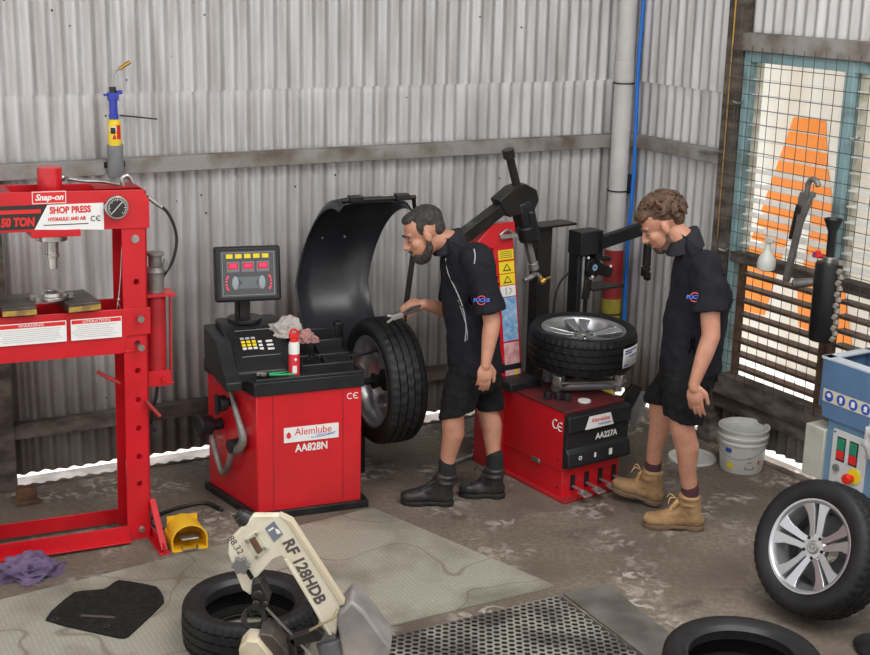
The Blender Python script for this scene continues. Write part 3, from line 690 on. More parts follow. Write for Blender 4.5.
SM = mat('pedal_steel', (.45, .44, .43), .35, .8)
for k in range(4):
    x = .075+.098*k
    p = part('foot_pedal', SM, T, lambda b: (bx(b, (x, -.105, .055), (.055, .06, .008), Euler((.15, 0, 0)).to_matrix()), bx(b, (x, -.04, .065), (.016, .10, .012))), bevel=.003)
    part('pedal_slot', DRK, T, lambda b: bx(b, (x, -.001, .085), (.028, .006, .085)))
sideM = lambda: None
part('side_catch', STL, T, lambda b: bx(b, (-.006, .22, .16), (.01, .07, .025)), bevel=.003)
part('side_seam', DRED, T, lambda b: bx(b, (-.001, .265, .165), (.004, .53, .006)))
cm = bpy.data.objects.new
o_ = part('ce_mark', WHT, T, lambda b: (tube(b, [(-.002, .075-.02*math.cos(a), .41+.024*math.sin(a)) for a in [R(50+26*k) for k in range(11)]], .003, 6, 2), tube(b, [(-.002, .032-.02*math.cos(a), .405+.024*math.sin(a)) for a in [R(50+26*k) for k in range(11)]], .003, 6, 2), tube(b, [(-.002, .018, .405), (-.002, .048, .405)], .003, 6, 1)) and None)
part('bolt_cap', DRK, T, lambda b: [cyl(b, (-.001, .04, z), (-.004, .04, z), .006) for z in (.43, .22, .06)] and None)
# turntable: four jaws and two pneumatic cylinders
TC = (.355, .295)
def deck(b):
    cyl(b, (*TC, .50), (*TC, .545), .06, seg=24)
    for k in range(4):
        a = R(20+90*k); d = V((math.cos(a), math.sin(a), 0)); p = V((*TC, .565)); beam(b, p, p+d*.26, .05, .022)
        bx(b, p+d*.245+V((0, 0, .03)), (.05, .05, .055), Matrix.Rotation(a, 3, 'Z'))
    e = Matrix.Rotation(R(20), 3, 'Z')
tt = part('turntable', STL, T, deck, bevel=.005)
def cyls(b):
    for s in (-1, 1):
        a = R(-25); d = V((math.cos(a), math.sin(a), 0)); n = V((-d.y, d.x, 0)); p = V((*TC, .54))+n*s*.10
        cyl(b, p-d*.16, p+d*.17, .03, seg=24); bx(b, p+d*.18, (.04, .07, .07), Matrix.Rotation(a, 3, 'Z')); bx(b, p-d*.17, (.03, .065, .065), Matrix.Rotation(a, 3, 'Z'))
part('clamp_cylinder', mat('cylinder_grey', (.33, .34, .36), .35, .5), T, cyls, bevel=.003)
part('clamp_links', DST, T, lambda b: [beam(b, (TC[0]+.26*math.cos(R(a)), TC[1]+.26*math.sin(R(a)), .585), (TC[0]+.27*math.cos(R(a+95)), TC[1]+.27*math.sin(R(a+95)), .585), .035, .008) for a in (200, 290, 20)] and None, bevel=.002)
part('clamp_knob', BLK, T, lambda b: [cyl(b, (x, y, .50), (x, y, .54), .022, seg=12) for x, y in ((.06, .22), (.10, .18), (.13, .14))] and None, bevel=.003)
part('grease_cup', WHT, T, lambda b: cyl(b, (.20, .08, .50), (.20, .08, .508), .035), label='white cap on the red top')
# column: tilting, at the rear left
XC = Matrix.Translation((.03, .60, .45)) @ Matrix.Rotation(R(-9), 4, 'X')
part('column_base', BLK, T, lambda b: (bx(b, (.06, .50, .52), (.22, .18, .05)), cyl(b, (-.05, .62, .58), (.14, .62, .58), .07)), bevel=.008)
part('column_foot', DRED, T, lambda b: bx(b, (.05, .62, .25), (.22, .2, .5)), bevel=.004)
colm = part('column', RED, T, lambda b: (prism(b, [(-.035, 0), (.115, 0), (.105, .93), (-.035, .93)], -.065, .065, XZ), prism(b, [(-.16, .84), (-.03, .94), (.12, .94), (.12, .88), (-.03, .80)], -.07, .07, XZ), b.transform(XC)) and None, bevel=.004)
STK = mat('sticker_blue', (.12, .33, .62), .4, 0, (.45, .6, .75), 30)
for nm, m_, z0, z1 in (('caution_label', YELS, .735, .79), ('warning_label', YELS, .66, .725), ('warning_label', YELS, .595, .655), ('picture_label', WHT, .53, .59), ('instruction_label', STK, .28, .525), ('red_label', mat('sticker_pink', (.62, .25, .27), .5, 0, (.75, .5, .5), 25), .02, .27)):
    q_ = part(nm, m_, colm, lambda b: (bx(b, (.045, -.067, (z0+z1)/2), (.105, .002, z1-z0)), b.transform(XC)) and None)
    if nm == 'warning_label':
        zc = (z0+z1)/2; part('warning_triangle', BLKI, q_, lambda b: (prism(b, [(.015, zc-.02), (.075, zc-.02), (.045, zc+.022)], .069, .0695, XZ), b.transform(XC)) and None)
        part('triangle_fill', YELS, q_, lambda b: (prism(b, [(.026, zc-.014), (.064, zc-.014), (.045, zc+.012)], .0696, .070, XZ), b.transform(XC)) and None)
    if nm == 'caution_label': part('label_text', BLKI, q_, lambda b: ([bx(b, (.045, -.069, z0+.012+.011*k), (.085, .0005, .003)) for k in range(4)], b.transform(XC)) and None)
    if nm == 'picture_label': part('label_picture', mat('grey_print', (.4, .4, .42), .6), q_, lambda b: (tube(b, [(.03, -.069, zc_) for zc_ in (.54, .58)], .004, 6, 1), tube(b, [(.05, -.069, .545), (.07, -.069, .56), (.055, -.069, .575)], .004, 6, 3), b.transform(XC)) and None)
    if nm == 'red_label': part('yellow_mark', YELS, q_, lambda b: (bx(b, (.07, -.069, .07), (.02, .0005, .09)), b.transform(XC)) and None)
part('gauge_box', BLK, T, lambda b: (bx(b, (-.085, -.0, .66), (.12, .07, .17)), b.transform(XC)) and None, bevel=.006)
part('gauge_face', WHT, T, lambda b: (cyl(b, (-.085, -.036, .70), (-.085, -.04, .70), .033), cyl(b, (-.075, -.036, .61), (-.075, -.04, .61), .008), b.transform(XC)) and None)
part('column_clamp', STL, T, lambda b: (bx(b, (.055, -.08, .865), (.11, .03, .025)), tube(b, [(.0, -.08, .875), (.05, -.085, .90), (.10, -.08, .875)], .008, 8), b.transform(XC)) and None, bevel=.002)
def arm(b):
    beam(b, (-.30, .70, 1.275), (.12, .70, 1.50), .07, .07)
    prism(b, [(.06, 1.455), (.10, 1.42), (.27, 1.44), (.30, 1.50), (.28, 1.56), (.20, 1.60), (.12, 1.585), (.02, 1.52)], -.745, -.655, XZ)
part('swing_arm', BMET, T, arm, bevel=.006)
def tower(b):
    for i in range(13):
        p = V((.11, .70, 1.76)).lerp(V((.172, .70, 1.58)), i/13); q = V((.11, .70, 1.76)).lerp(V((.172, .70, 1.58)), (i+.6)/13); cyl(b, p, q, .024, seg=16)
    cyl(b, (.11, .70, 1.76), (.172, .70, 1.56), .02); cyl(b, (.10, .70, 1.79), (.112, .70, 1.745), .034, seg=16)
part('locking_spindle', BMET, T, tower)
part('spindle_housing', BLK, T, lambda b: (beam(b, (.205, .70, 1.50), (.262, .70, 1.31), .10, .10), cyl(b, (.24, .66, 1.45), (.285, .66, 1.27), .028), cyl(b, (.225, .68, 1.36), (.25, .68, 1.27), .05)), bevel=.012)
part('spindle_shaft', DST, T, lambda b: beam(b, (.25, .70, 1.30), (.312, .70, 1.115), .035, .035), bevel=.003)
part('mount_head', STL, T, lambda b: (cyl(b, (.306, .70, 1.135), (.320, .70, 1.095), .03), tube(b, [(.23, .68, 1.045), (.28, .68, 1.055), (.33, .70, 1.065), (.36, .70, 1.05), (.375, .70, 1.02)], [.016, .012], 8)), bevel=.002)
part('brass_roller', mat('brass', (.62, .36, .08), .3, .9), T, lambda b: (cyl(b, (.355, .68, 1.015), (.38, .68, 1.03), .018, seg=14), tube(b, [(.37, .68, 1.02), (.40, .68, 1.035), (.425, .68, 1.04)], .007, 8)))
# rear pillar and helper arm
part('rear_pillar', BMET, T, lambda b: (bx(b, (.545, .92, .70), (.10, .08, 1.18)), bx(b, (.62, .92, 1.29), (.27, .14, .014)), bx(b, (.50, .92, .1), (.06, .3, .2)), bx(b, (.46, .75, .2), (.08, .4, .1))), bevel=.003)
part('helper_pillar', BLK, T, lambda b: (bx(b, (.76, .82, .72), (.09, .09, .92)), bx(b, (.785, .80, 1.19), (.17, .12, .14)), bx(b, (.85, .78, 1.16), (.05, .08, .16)), bx(b, (.70, .75, .22), (.2, .5, .1))), bevel=.005)
part('slide_rod', STL, T, lambda b: cyl(b, (.745, .765, .70), (.745, .765, 1.11), .010))
part('helper_arm', BLK, T, lambda b: (beam(b, (.86, .80, 1.165), (1.25, .80, 1.228), .05, .075), bx(b, (1.26, .80, 1.25), (.06, .06, .13))), bevel=.004)
part('press_arm', BMET, T, lambda b: (cyl(b, (.83, .76, 1.03), (.83, .90, 1.03), .06, seg=20), beam(b, (.77, .78, 1.05), (.97, .78, .99), .05, .07), beam(b, (.90, .78, 1.08), (.97, .78, 1.07), .03, .03), beam(b, (.78, .76, .97), (.76, .76, .85), .04, .05), prism(b, [(.80, .73), (1.06, .73), (1.0, .88), (.84, .88)], .895, .91)), bevel=.006)
part('press_arm_dial', mat('pale_blue_cap', (.25, .45, .65), .4), T, lambda b: lathe(b, [(.008, 0), (.019, 0), (.019, .004), (.008, .004)], 18, closed=True, M=Matrix.Translation((.83, .758, 1.035)) @ Matrix.Rotation(PI/2, 4, 'X')))
part('white_bolt', WHT, T, lambda b: [ball(b, p, .009, 10) for p in ((.775, .755, 1.10), (.955, .755, 1.03), (.80, .74, .985))] and None)
part('helper_plunger', STL, T, lambda b: (cyl(b, (1.275, .78, 1.235), (1.273, .78, 1.07), .018), None))
part('plunger_foot', BMET, T, lambda b: (cyl(b, (1.273, .78, 1.13), (1.273, .78, .99), .026), bx(b, (1.265, .78, .955), (.03, .05, .06)), bx(b, (1.285, .78, .925), (.03, .04, .05)), cyl(b, (1.24, .78, .97), (1.30, .78, .97), .014)), bevel=.004)
part('red_air_tube', REDI, T, lambda b: tube(b, [(1.20, .80, 1.26), (1.23, .80, 1.31), (1.27, .80, 1.315), (1.30, .80, 1.30)], .004, 6))
part('air_hose', MATS['hose_rubber'], T, lambda b: tube(b, [(.71, .85, 1.0), (.65, .87, .92), (.62, .87, .75), (.62, .86, .55)], .006, 8))
# bead breaker at the right flank
part('bead_breaker', BMET, T, lambda b: (prism(b, [(.0, .22), (.17, .44), (.21, .50), (.14, .53), (.02, .42), (-.02, .3)], .0, .02, XZ @ Matrix.Translation((.44, 0, -.12))), tube(b, [(.46, .10, .42), (.56, .12, .50), (.66, .14, .47), (.62, .14, .36), (.50, .12, .22)], .011, 8), beam(b, (.43, .3, .40), (.62, .13, .42), .04, .05)), bevel=.003)
part('breaker_pad', mat('grey_rubber', (.16, .16, .16), .7), T, lambda b: bx(b, (.60, .10, .39), (.015, .12, .2), Euler((0, .5, 0)).to_matrix()), bevel=.004)
XT = Matrix.Translation((.697, 6.75, 0)) @ Matrix.Rotation(R(35), 4, 'Z')
cw = wheel('mounted_tyre', 'tyre with silver alloy rim lying flat on the red tyre changer', XT @ V((TC[0]+.01, TC[1]+.01, .745)), V((.02, -.03, 1)), .302, .222, .205, .4, up=(0, 1, 0))
lab = bmesh.new()
for k in range(8):
    pass
def tyrelabel(b):
    # curved paper label wrapped on the tread
    vs = []
    for k in range(9):
        a = R(-50+4.2*k*.9); vs.append((b.verts.new((.3055*math.cos(a), .3055*math.sin(a), -.06)), b.verts.new((.3055*math.cos(a), .3055*math.sin(a), .05))))
    for p, q in zip(vs, vs[1:]): b.faces.new((p[0], q[0], q[1], p[1]))
lo = part('paper_label', WHT, cw, tyrelabel, solid=.001, smooth=180)
def lprint(b):
    for z, a0, a1 in ((.035, -48, -24), (.022, -48, -35), (-.045, -48, -42), (.0, -40, -24)):
        n_ = 8; vs = []
        for k in range(n_+1):
            a = R(a0+(a1-a0)*k/n_); vs.append((b.verts.new((.3065*math.cos(a), .3065*math.sin(a), z-.004)), b.verts.new((.3065*math.cos(a), .3065*math.sin(a), z+.004))))
        for p, q in zip(vs, vs[1:]): b.faces.new((p[0], q[0], q[1], p[1]))
part('label_print', BLUEI, lo, lprint, smooth=180)

# ================================================================ corner pipe, hose
def pipe_pt(z): return CO+V((-.035-.0, -.16, z))
PV = mat('pipe_pvc', (.62, .61, .60), .45, 0, (.52, .50, .48), 4)
pp = thing('drain_pipe', 'tall white plastic drain pipe standing in the corner, its foot painted red and yellow', 'pipe', pipe_pt(0))
part('pipe', PV, pp, lambda b: cyl(b, (0, 0, 1.0), (0, 0, HT), .058, seg=32))
part('red_band', mat('pipe_red', (.42, .03, .03), .5, 0, (.28, .03, .03), 8), pp, lambda b: cyl(b, (0, 0, .70), (0, 0, 1.02), .062, seg=32))
part('yellow_band', mat('pipe_yellow', (.50, .40, .03), .5, 0, (.32, .26, .04), 8), pp, lambda b: cyl(b, (0, 0, 0), (0, 0, .70), .062, seg=32))
part('pipe_socket', PV, pp, lambda b: cyl(b, (0, 0, 2.08), (0, 0, 2.20), .062, seg=32), bevel=.002)
for z in (.60, 1.40, 2.07): part('cable_tie', BLKI, pp, lambda b: lathe(b, [(.0595 if z > .7 else .0635, z-.004), (.067, z-.004), (.067, z+.004), (.0595 if z > .7 else .0635, z+.004)], 32, closed=True))
hb = bmesh.new(); q0 = pipe_pt(0)
tube(hb, [q0+V((.085, -.035, z))+V((.006*math.sin(z*5), 0, 0)) for z in (.45, .7, 1.0, 1.3, 1.6, 1.9, 2.2, 2.6, 3.0, HT-.02)], .013, 10, 4)
tag(obj('air_hose', hb, mat('blue_hose', (.01, .16, .62), .35), smooth=180), 'bright blue air hose running down beside the white corner pipe', 'hose')
hb = bmesh.new(); q0 = CO+ul*0
tube(hb, [CO+ur*1.005+nr*.075+V((0, 0, z)) for z in (1.25, 1.4, 1.6, 2.0, 2.4, 3.0, HT-.02)], .0045, 8, 2)
tag(obj('yellow_cable', hb, mat('yellow_conduit', (.5, .30, .05), .6), smooth=180), 'yellow cable running up the dark post beside the window', 'cable')
# blue spray mark and box on the right wall
t = thing('wall_bracket', 'small black bracket on the right wall behind the curly-haired man', 'bracket', CO+ur*.14+nr*.01+V((0, 0, 1.44)), AR)
part('bracket', BMET, t, lambda b: bx(b, (0, -.03, 0), (.05, .05, .12)), bevel=.004)
bm = bmesh.new(); tube(bm, [CO+ur*.80+nr*.075+V((0, 0, 1.735)), CO+ur*.9+nr*.085+V((0, 0, 1.74)), CO+ur*1.0+nr*.09+V((0, 0, 1.755))], .010, 8, 3)
tag(obj('pipe_stub', bm, DST, smooth=40), 'short grey pipe stub over the timber rail left of the window', 'pipe')

# ================================================================ window with louvres and wire guard
def rw(s, t, z): return CO+ur*s+nr*t+V((0, 0, z))
def rbox(b, s0, s1, z0, z1, t0, t1):
    m3 = Matrix((ur, nr, V((0, 0, 1)))).transposed()
    bx(b, rw((s0+s1)/2, (t0+t1)/2, (z0+z1)/2), (s1-s0, t1-t0, z1-z0), m3)
TEAL = mat('teal_paint', (.24, .38, .41), .6, 0, (.13, .19, .19), 6, lo=.5, hi=.7)
b = bmesh.new()
rbox(b, 1.06, 2.9, 2.27, 2.33, -.05, .03); rbox(b, 1.06, 1.10, .45, 2.33, -.05, .03); rbox(b, 1.80, 1.86, 1.19, 2.33, -.05, .035); rbox(b, 2.80, 2.85, .45, 2.33, -.05, .03)
wn = struct('window_1', b, TEAL, bevel=.003)
b = bmesh.new(); rbox(b, 1.08, 2.85, 1.13, 1.19, -.05, .04); struct('mid_rail', b, WOOD, wn, bevel=.003)
b = bmesh.new(); rbox(b, 1.81, 1.87, .45, 1.2, -.03, .04); rbox(b, 1.14, 1.16, .45, 1.13, -.03, .02); struct('rusty_stile', b, mat('rusty', (.16, .08, .04), .8, 0, (.07, .035, .02), 14), wn)
b = bmesh.new()
for s in (1.135, 1.79, 1.885): rbox(b, s-.012, s+.012, 1.19, 2.27, -.045, -.01)
struct('louvre_channel', b, mat('channel_cream', (.62, .6, .52), .5, 0, (.45, .42, .33), 12), wn)
LG = bpy.data.materials.new('louvre_sky_white'); LG.use_nodes = True; nt = LG.node_tree; nt.nodes.clear()
o_ = nt.nodes.new('ShaderNodeOutputMaterial'); mx = nt.nodes.new('ShaderNodeMixShader'); tr = nt.nodes.new('ShaderNodeBsdfTransparent'); pr = nt.nodes.new('ShaderNodeBsdfPrincipled')
pr.inputs['Base Color'].default_value = (.85, .86, .84, 1); pr.inputs['Roughness'].default_value = .25; mx.inputs[0].default_value = .78  # milky white base paints the bright sky reflected by the glass blades
nt.links.new(tr.outputs[0], mx.inputs[1]); nt.links.new(pr.outputs[0], mx.inputs[2]); nt.links.new(mx.outputs[0], o_.inputs[0])
DG = mat('slat_brown', (.13, .085, .06), .5, 0, (.07, .045, .03), 9)
def slat(z, s0, s1, m, tilt, dep, th, nm):
    m3 = Matrix((ur, nr, V((0, 0, 1)))).transposed() @ Matrix.Rotation(tilt, 3, 'X')
    b = bmesh.new(); bx(b, rw((s0+s1)/2, -.02, z), (s1-s0, dep, th), m3); return struct(nm, b, m, wn)
for s0, s1 in ((1.14, 1.79), (1.89, 2.79)):
    for k in range(12):
        z = 1.25+.084*k
        slat(z, s0, s1, LG, R(-6 if z < 1.72 else 6), .095, .005, 'glass_louvre')
    for k in range(8): slat(.50+.081*k, s0, s1, DG, R(1), .075, .016, 'timber_louvre')
# wire guard
GW = mat('guard_wire', (.10, .085, .075), .5, .6)
wg = thing('wire_guard', 'rusty square wire mesh guard fixed over the whole louvred window', 'wire mesh', rw(1.02, .085, 0), AR)
def wires(b):
    r_ = .0022
    for k in range(24): x = .0+.0765*k; cyl(b, (x, 0, .42-.0*k), (x, 0, 2.36), r_, seg=5)
    for k in range(25): z = .46+.078*k; cyl(b, (-.01, -.004, z), (1.80, -.004, z), r_, seg=5)
part('mesh_wire', GW, wg, wires, smooth=0)
each('fixing_hook', DST, wg, [lambda b, x=x, z=z: tube(b, [(x, .0, z), (x+.01, -.012, z), (x+.03, .01, z-.01), (x+.02, .05, z)], .006, 6, 3) for x, z in ((.04, 2.05), (.02, 1.2), (.9, 1.95), (.05, .5))])
def gl(s, z, t=.14): return rw(s, t, z)
# hanging spray bottle
t = thing('spray_bottle', 'white plastic spray bottle hanging on the wire guard left of the pipe wrench', 'spray bottle', gl(1.50, 1.17, .17), AR)
BOT = mat('bottle_white', (.62, .64, .60), .35)
part('bottle', BOT, t, lambda b: lathe(b, [(0, 0), (.03, .001), (.048, .01), (.052, .035), (.046, .07), (.026, .105), (.017, .125), (.015, .155), (0, .155)], 24))
part('spray_head', BOT, t, lambda b: (bx(b, (.01, 0, .175), (.055, .022, .03)), bx(b, (.045, 0, .178), (.025, .014, .014)), tube(b, [(.028, 0, .165), (.04, 0, .145), (.036, 0, .12)], .005, 6)), bevel=.004)
# pipe wrench
t = thing('pipe_wrench', 'long grey pipe wrench hanging from the window guard, jaw upwards', 'wrench', gl(1.64, 1.14, .15), rot=(0, R(9), AR))
WG_ = mat('wrench_grey', (.25, .24, .23), .45, .5, (.16, .15, .14), 9)
part('handle', WG_, t, lambda b: (prism(b, [(-.022, .0), (.018, .0), (.016, .10), (.022, .34), (.045, .45), (.050, .50), (-.03, .50), (-.035, .46), (-.014, .34), (-.018, .10)], -.014, .014, XZ)), bevel=.005)
part('hook_jaw', WG_, t, lambda b: (tube(b, [(.01, 0, .42), (.008, 0, .50), (.005, 0, .555), (.022, 0, .585), (.055, 0, .582), (.075, 0, .56)], .015, 10), bx(b, (.045, 0, .505), (.03, .03, .03))), bevel=.003)
part('adjusting_nut', BMET, t, lambda b: (cyl(b, (-.015, 0, .385), (-.015, 0, .43), .026, seg=14), bx(b, (-.035, 0, .31), (.018, .02, .16))), bevel=.003)
# black canister with funnel
t = thing('oil_canister', 'black cylindrical canister with a funnel on top hanging on the window guard', 'canister', gl(1.98, .90, .21), AR); t.scale = (1.08, 1.08, .88)
part('cylinder', BLK, t, lambda b: lathe(b, [(0, 0), (.06, .002), (.066, .012), (.066, .46), (.062, .475), (.03, .48), (0, .48)], 30), smooth=40)
part('funnel', BLK, t, lambda b: lathe(b, [(.014, .475), (.02, .5), (.022, .66), (.045, .73), (.045, .735), (.02, .665), (.010, .5)], 24, closed=True), smooth=40)
part('neck', STL, t, lambda b: (cyl(b, (0, 0, .475), (0, 0, .51), .035, seg=16), bx(b, (.05, 0, .49), (.06, .04, .03))), bevel=.003)
part('red_valve', REDI, t, lambda b: (cyl(b, (-.05, -.03, .50), (-.05, -.03, .535), .013), cyl(b, (-.085, -.02, .50), (-.02, -.02, .505), .012)))
part('blue_valve', BLUEI, t, lambda b: cyl(b, (-.075, -.02, .49), (-.075, -.02, .52), .012))
part('outlet_spout', DST, t, lambda b: (cyl(b, (-.06, -.02, .345), (-.15, -.06, .315), .024, .030, 16), cyl(b, (-.15, -.06, .315), (-.158, -.062, .313), .030, .020, 16)), bevel=.002)
part('bracket_strap', DST, t, lambda b: (bx(b, (-.05, -.0, .36), (.04, .05, .07)), tube(b, [(-.05, .0, .38), (-.06, .0, .45), (-.05, .0, .46)], .004, 6)), bevel=.002)
part('wavy_strap', mat('strap_grey', (.30, .27, .24), .5), t, lambda b: [bx(b, (.075, -.01+.012*(k % 2), .03+.034*k), (.022, .02, .03), Euler((0, .4*(-1)**k, 0)).to_matrix()) for k in range(13)] and None, bevel=.003)

# ================================================================ outside: painted wall board
ob = thing('painted_wall_sign', 'cream outside wall with a big orange cone-shaped letter seen through the window', 'sign', CO+ur*1.2-nr*1.6, AR)
PW_ = mat('outside_cream', (.80, .78, .72), .6, 0, (.72, .66, .56), 1.4, stretch=(3, 3, .4))
ORG = mat('orange_paint', (.90, .26, .02), .5)
part('wall_panel', PW_, ob, lambda b: bx(b, (1.5, .051, .75), (6.5, .1, 5.0)))
def A(b): pass
part('orange_letter', ORG, ob, lambda b: [prism(b, pl_, -.004, .0, XZ @ Matrix.Translation((0, 0, .004))) for pl_ in (
    [(-1.287, 1.767), (-.992, 1.779), (-.93, 1.45), (-1.119, 1.333), (-1.43, 1.333)],
    [(-1.43, 1.333), (-1.119, 1.333), (-1.27, .80), (-1.40, .30), (-1.78, .28)],
    [(-1.119, 1.333), (-.93, 1.45), (-.55, .25), (-1.06, .30), (-1.10, .55), (-1.026, 1.04)])] and None)

# ================================================================ bucket and lid
t = thing('plastic_bucket', 'white plastic bucket with wire handle on the floor below the window', 'bucket', onz(744, 470)+V((-.01, .04, 0)), R(-20))
BK = mat('bucket_white', (.66, .66, .64), .4, 0, (.55, .54, .5), 6)
part('pail', BK, t, lambda b: lathe(b, [(0, .004), (.115, .004), (.118, 0), (.120, .008), (.134, .165), (.140, .168), (.140, .178), (.135, .182), (.136, .20), (.144, .203), (.144, .215), (.137, .218), (.139, .245), (.145, .247), (.145, .257), (.137, .257), (.132, .22), (.115, .012), (0, .012)], 48), smooth=40)
part('bail_handle', DST, t, lambda b: tube(b, [(-.143*math.cos(a), -.03-.143*abs(math.sin(a))*.98, .205-.10*math.sin(a)) for a in [PI*k/12 for k in range(13)]], .002, 6, 2))
def wrap(b, r0, r1, a0, a1, z0, z1):
    vs = []
    for k in range(9):
        a = R(a0+(a1-a0)*k/8); f = lambda z: r0+(r1-r0)*(z-z0)/(z1-z0)
        vs.append((b.verts.new((f(z0)*math.cos(a), f(z0)*math.sin(a), z0)), b.verts.new((f(z1)*math.cos(a), f(z1)*math.sin(a), z1))))
    for p, q in zip(vs, vs[1:]): b.faces.new((p[0], q[0], q[1], p[1]))
part('blue_print', BLUEI, t, lambda b: wrap(b, .1315, .1335, -128, -110, .125, .150))
part('yellow_label', YELS, t, lambda b: wrap(b, .125, .1275, -122, -105, .03, .065))
part('black_print', mat('faded_print', (.22, .22, .22), .6), t, lambda b: [wrap(b, .1285, .1355, -74, -50, z, z+.012) for z in (.155,)] + [wrap(b, .1235, .1245, -74, -71, .03, .15), wrap(b, .1235, .1245, -53, -50, .03, .15), wrap(b, .1225, .1235, -74, -50, .03, .036), wrap(b, .128, .129, -68, -56, .10, .105), wrap(b, .1265, .1275, -68, -56, .07, .075)] and None)
part('red_print', REDI, t, lambda b: wrap(b, .1285, .129, -38, -33, .06, .085))
part('bag_liner', mat('bag_clear', (.6, .62, .6), .3, alpha=.35), t, lambda b: lathe(b, [(.0, .15), (.10, .17), (.125, .235)], 20, mod=lambda i, k, r, z: (r*(.92+.08*noise.noise(V((i*.9, k, 0)))), z+.012*noise.noise(V((i, 0, k))))))
t = thing('bucket_lid', 'round white lid lying on the floor between the bucket and the curly-haired man', 'lid', onz(692, 458), 0)
part('lid', BK, t, lambda b: lathe(b, [(0, .006), (.12, .006), (.125, .014), (.138, .014), (.141, 0), (.137, 0), (0, .0)], 44), smooth=40)

# ================================================================ blue machine on the right
S = thing('dust_machine', 'blue steel machine with open hopper and switch panel at the right edge', 'workshop machine', (1.95, 6.50, 0), AR)
BLU = mat('machine_blue', (.10, .19, .34), .5, 0, (.085, .16, .29), 5)
BL2 = mat('machine_blue_pale', (.15, .27, .40), .5, 0, (.12, .22, .34), 5)
def hop(b):
    z0, z1 = .58, .90
    prism(b, [(.03, .60), (.70, .60), (.72, .75), (.0, .75)], .0, .012, XZ @ Matrix.Translation((0, 0, -.012)))
    bx(b, (.36, .005, .825), (.72, .01, .15)); bx(b, (.005, .16, .78), (.01, .32, .26)); bx(b, (.715, .16, .78), (.01, .32, .26)); bx(b, (.36, .315, .78), (.72, .01, .26))
part('hopper', BLU, S, hop, bevel=.002)
part('hopper_rim', mat('rim_pale', (.55, .6, .66), .45), S, lambda b: (bx(b, (.36, .03, .905), (.74, .06, .012)), bx(b, (.02, .16, .905), (.05, .33, .012)), bx(b, (.70, .16, .905), (.05, .33, .012)), bx(b, (.36, .31, .905), (.74, .03, .012))), bevel=.002)
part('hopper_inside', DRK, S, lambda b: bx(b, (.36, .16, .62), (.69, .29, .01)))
part('cabinet', BL2, S, lambda b: bx(b, (.37, .14, .30), (.62, .25, .60)), bevel=.004)
st = plate('safety_sticker', mat('sticker_cream', (.62, .58, .45), .5), S, .025, .335, .685, .75, -.0015)
each('safety_sign', BLUEI, st, [lambda b, k=k: cyl(b, (.065+.078*k, -.003, .717), (.065+.078*k, -.004, .717), .028, seg=24) for k in range(4)])
part('sign_symbol', WHT, st, lambda b: ([ball(b, (.065+.078*k, -.0045, .722), (.011, .001, .012), 10) for k in range(4)], bx(b, (.065, -.0052, .722), (.03, .001, .007)), bx(b, (.221, -.005, .717), (.022, .001, .026)), bx(b, (.143, -.005, .708), (.014, .001, .012)), bx(b, (.299, -.005, .708), (.02, .001, .008))) and None)
sw = part('switch_panel', mat('panel_grey', (.58, .6, .6), .45), S, lambda b: bx(b, (.215, .0125, .41), (.22, .006, .30)), bevel=.002)
each('green_button', mat('green_btn', (.02, .22, .13), .4), sw, [lambda b, x=x: bx(b, (x, .008, .49), (.045, .014, .06)) for x in (.165, .245)], bevel=.002)
each('red_button', REDI, sw, [lambda b, x=x: bx(b, (x, .008, .435), (.045, .014, .045)) for x in (.165, .245)], bevel=.002)
each('switch_frame', BLKI, sw, [lambda b, x=x: bx(b, (x, .012, .465), (.055, .01, .125)) for x in (.165, .245)])
em = part('stop_surround', YELS, sw, lambda b: cyl(b, (.265, .012, .355), (.265, .004, .355), .04, seg=26))
part('stop_button', mat('stop_red', (.75, .02, .01), .35), em, lambda b: (cyl(b, (.255, .006, .345), (.255, -.03, .345), .015), cyl(b, (.255, -.025, .345), (.255, -.045, .345), .028, .024, 24)), bevel=.003)
part('key_switch', DST, sw, lambda b: cyl(b, (.15, .015, .365), (.15, -.005, .365), .018))
text('RTU 2000', .024, BLKI, sw, (.20, .009, .285), sx=1.0)
part('panel_screw', BLKI, sw, lambda b: [cyl(b, (x, .015, z), (x, .007, z), .005, seg=8) for x in (.117, .313) for z in (.275, .545)] and None)
part('junction_box', mat('box_cream', (.55, .56, .50), .5, 0, (.42, .42, .36), 7), S, lambda b: (bx(b, (-.005, .06, .40), (.13, .12, .27)), bx(b, (-.072, .06, .40), (.012, .10, .23))), bevel=.006)
t = thing('plastic_bag', 'scrunched clear plastic bag hanging at the right edge of the blue machine', 'bag', (0, 0, 0))
t.location = S.location+Matrix.Rotation(AR, 3, 'Z') @ V((.40, -.03, .60))
def bag(b):
    bmesh.ops.create_icosphere(b, subdivisions=4, radius=1)
    for v in b.verts:
        p = v.co.copy(); r = 1+.5*noise.noise(p*2.2)+.25*noise.noise(p*6); v.co = V((p.x*.05*r, p.y*.03*r, p.z*.10*r))
part('bag', mat('bag_white', (.55, .55, .55), .3, alpha=.8), t, bag, smooth=180)

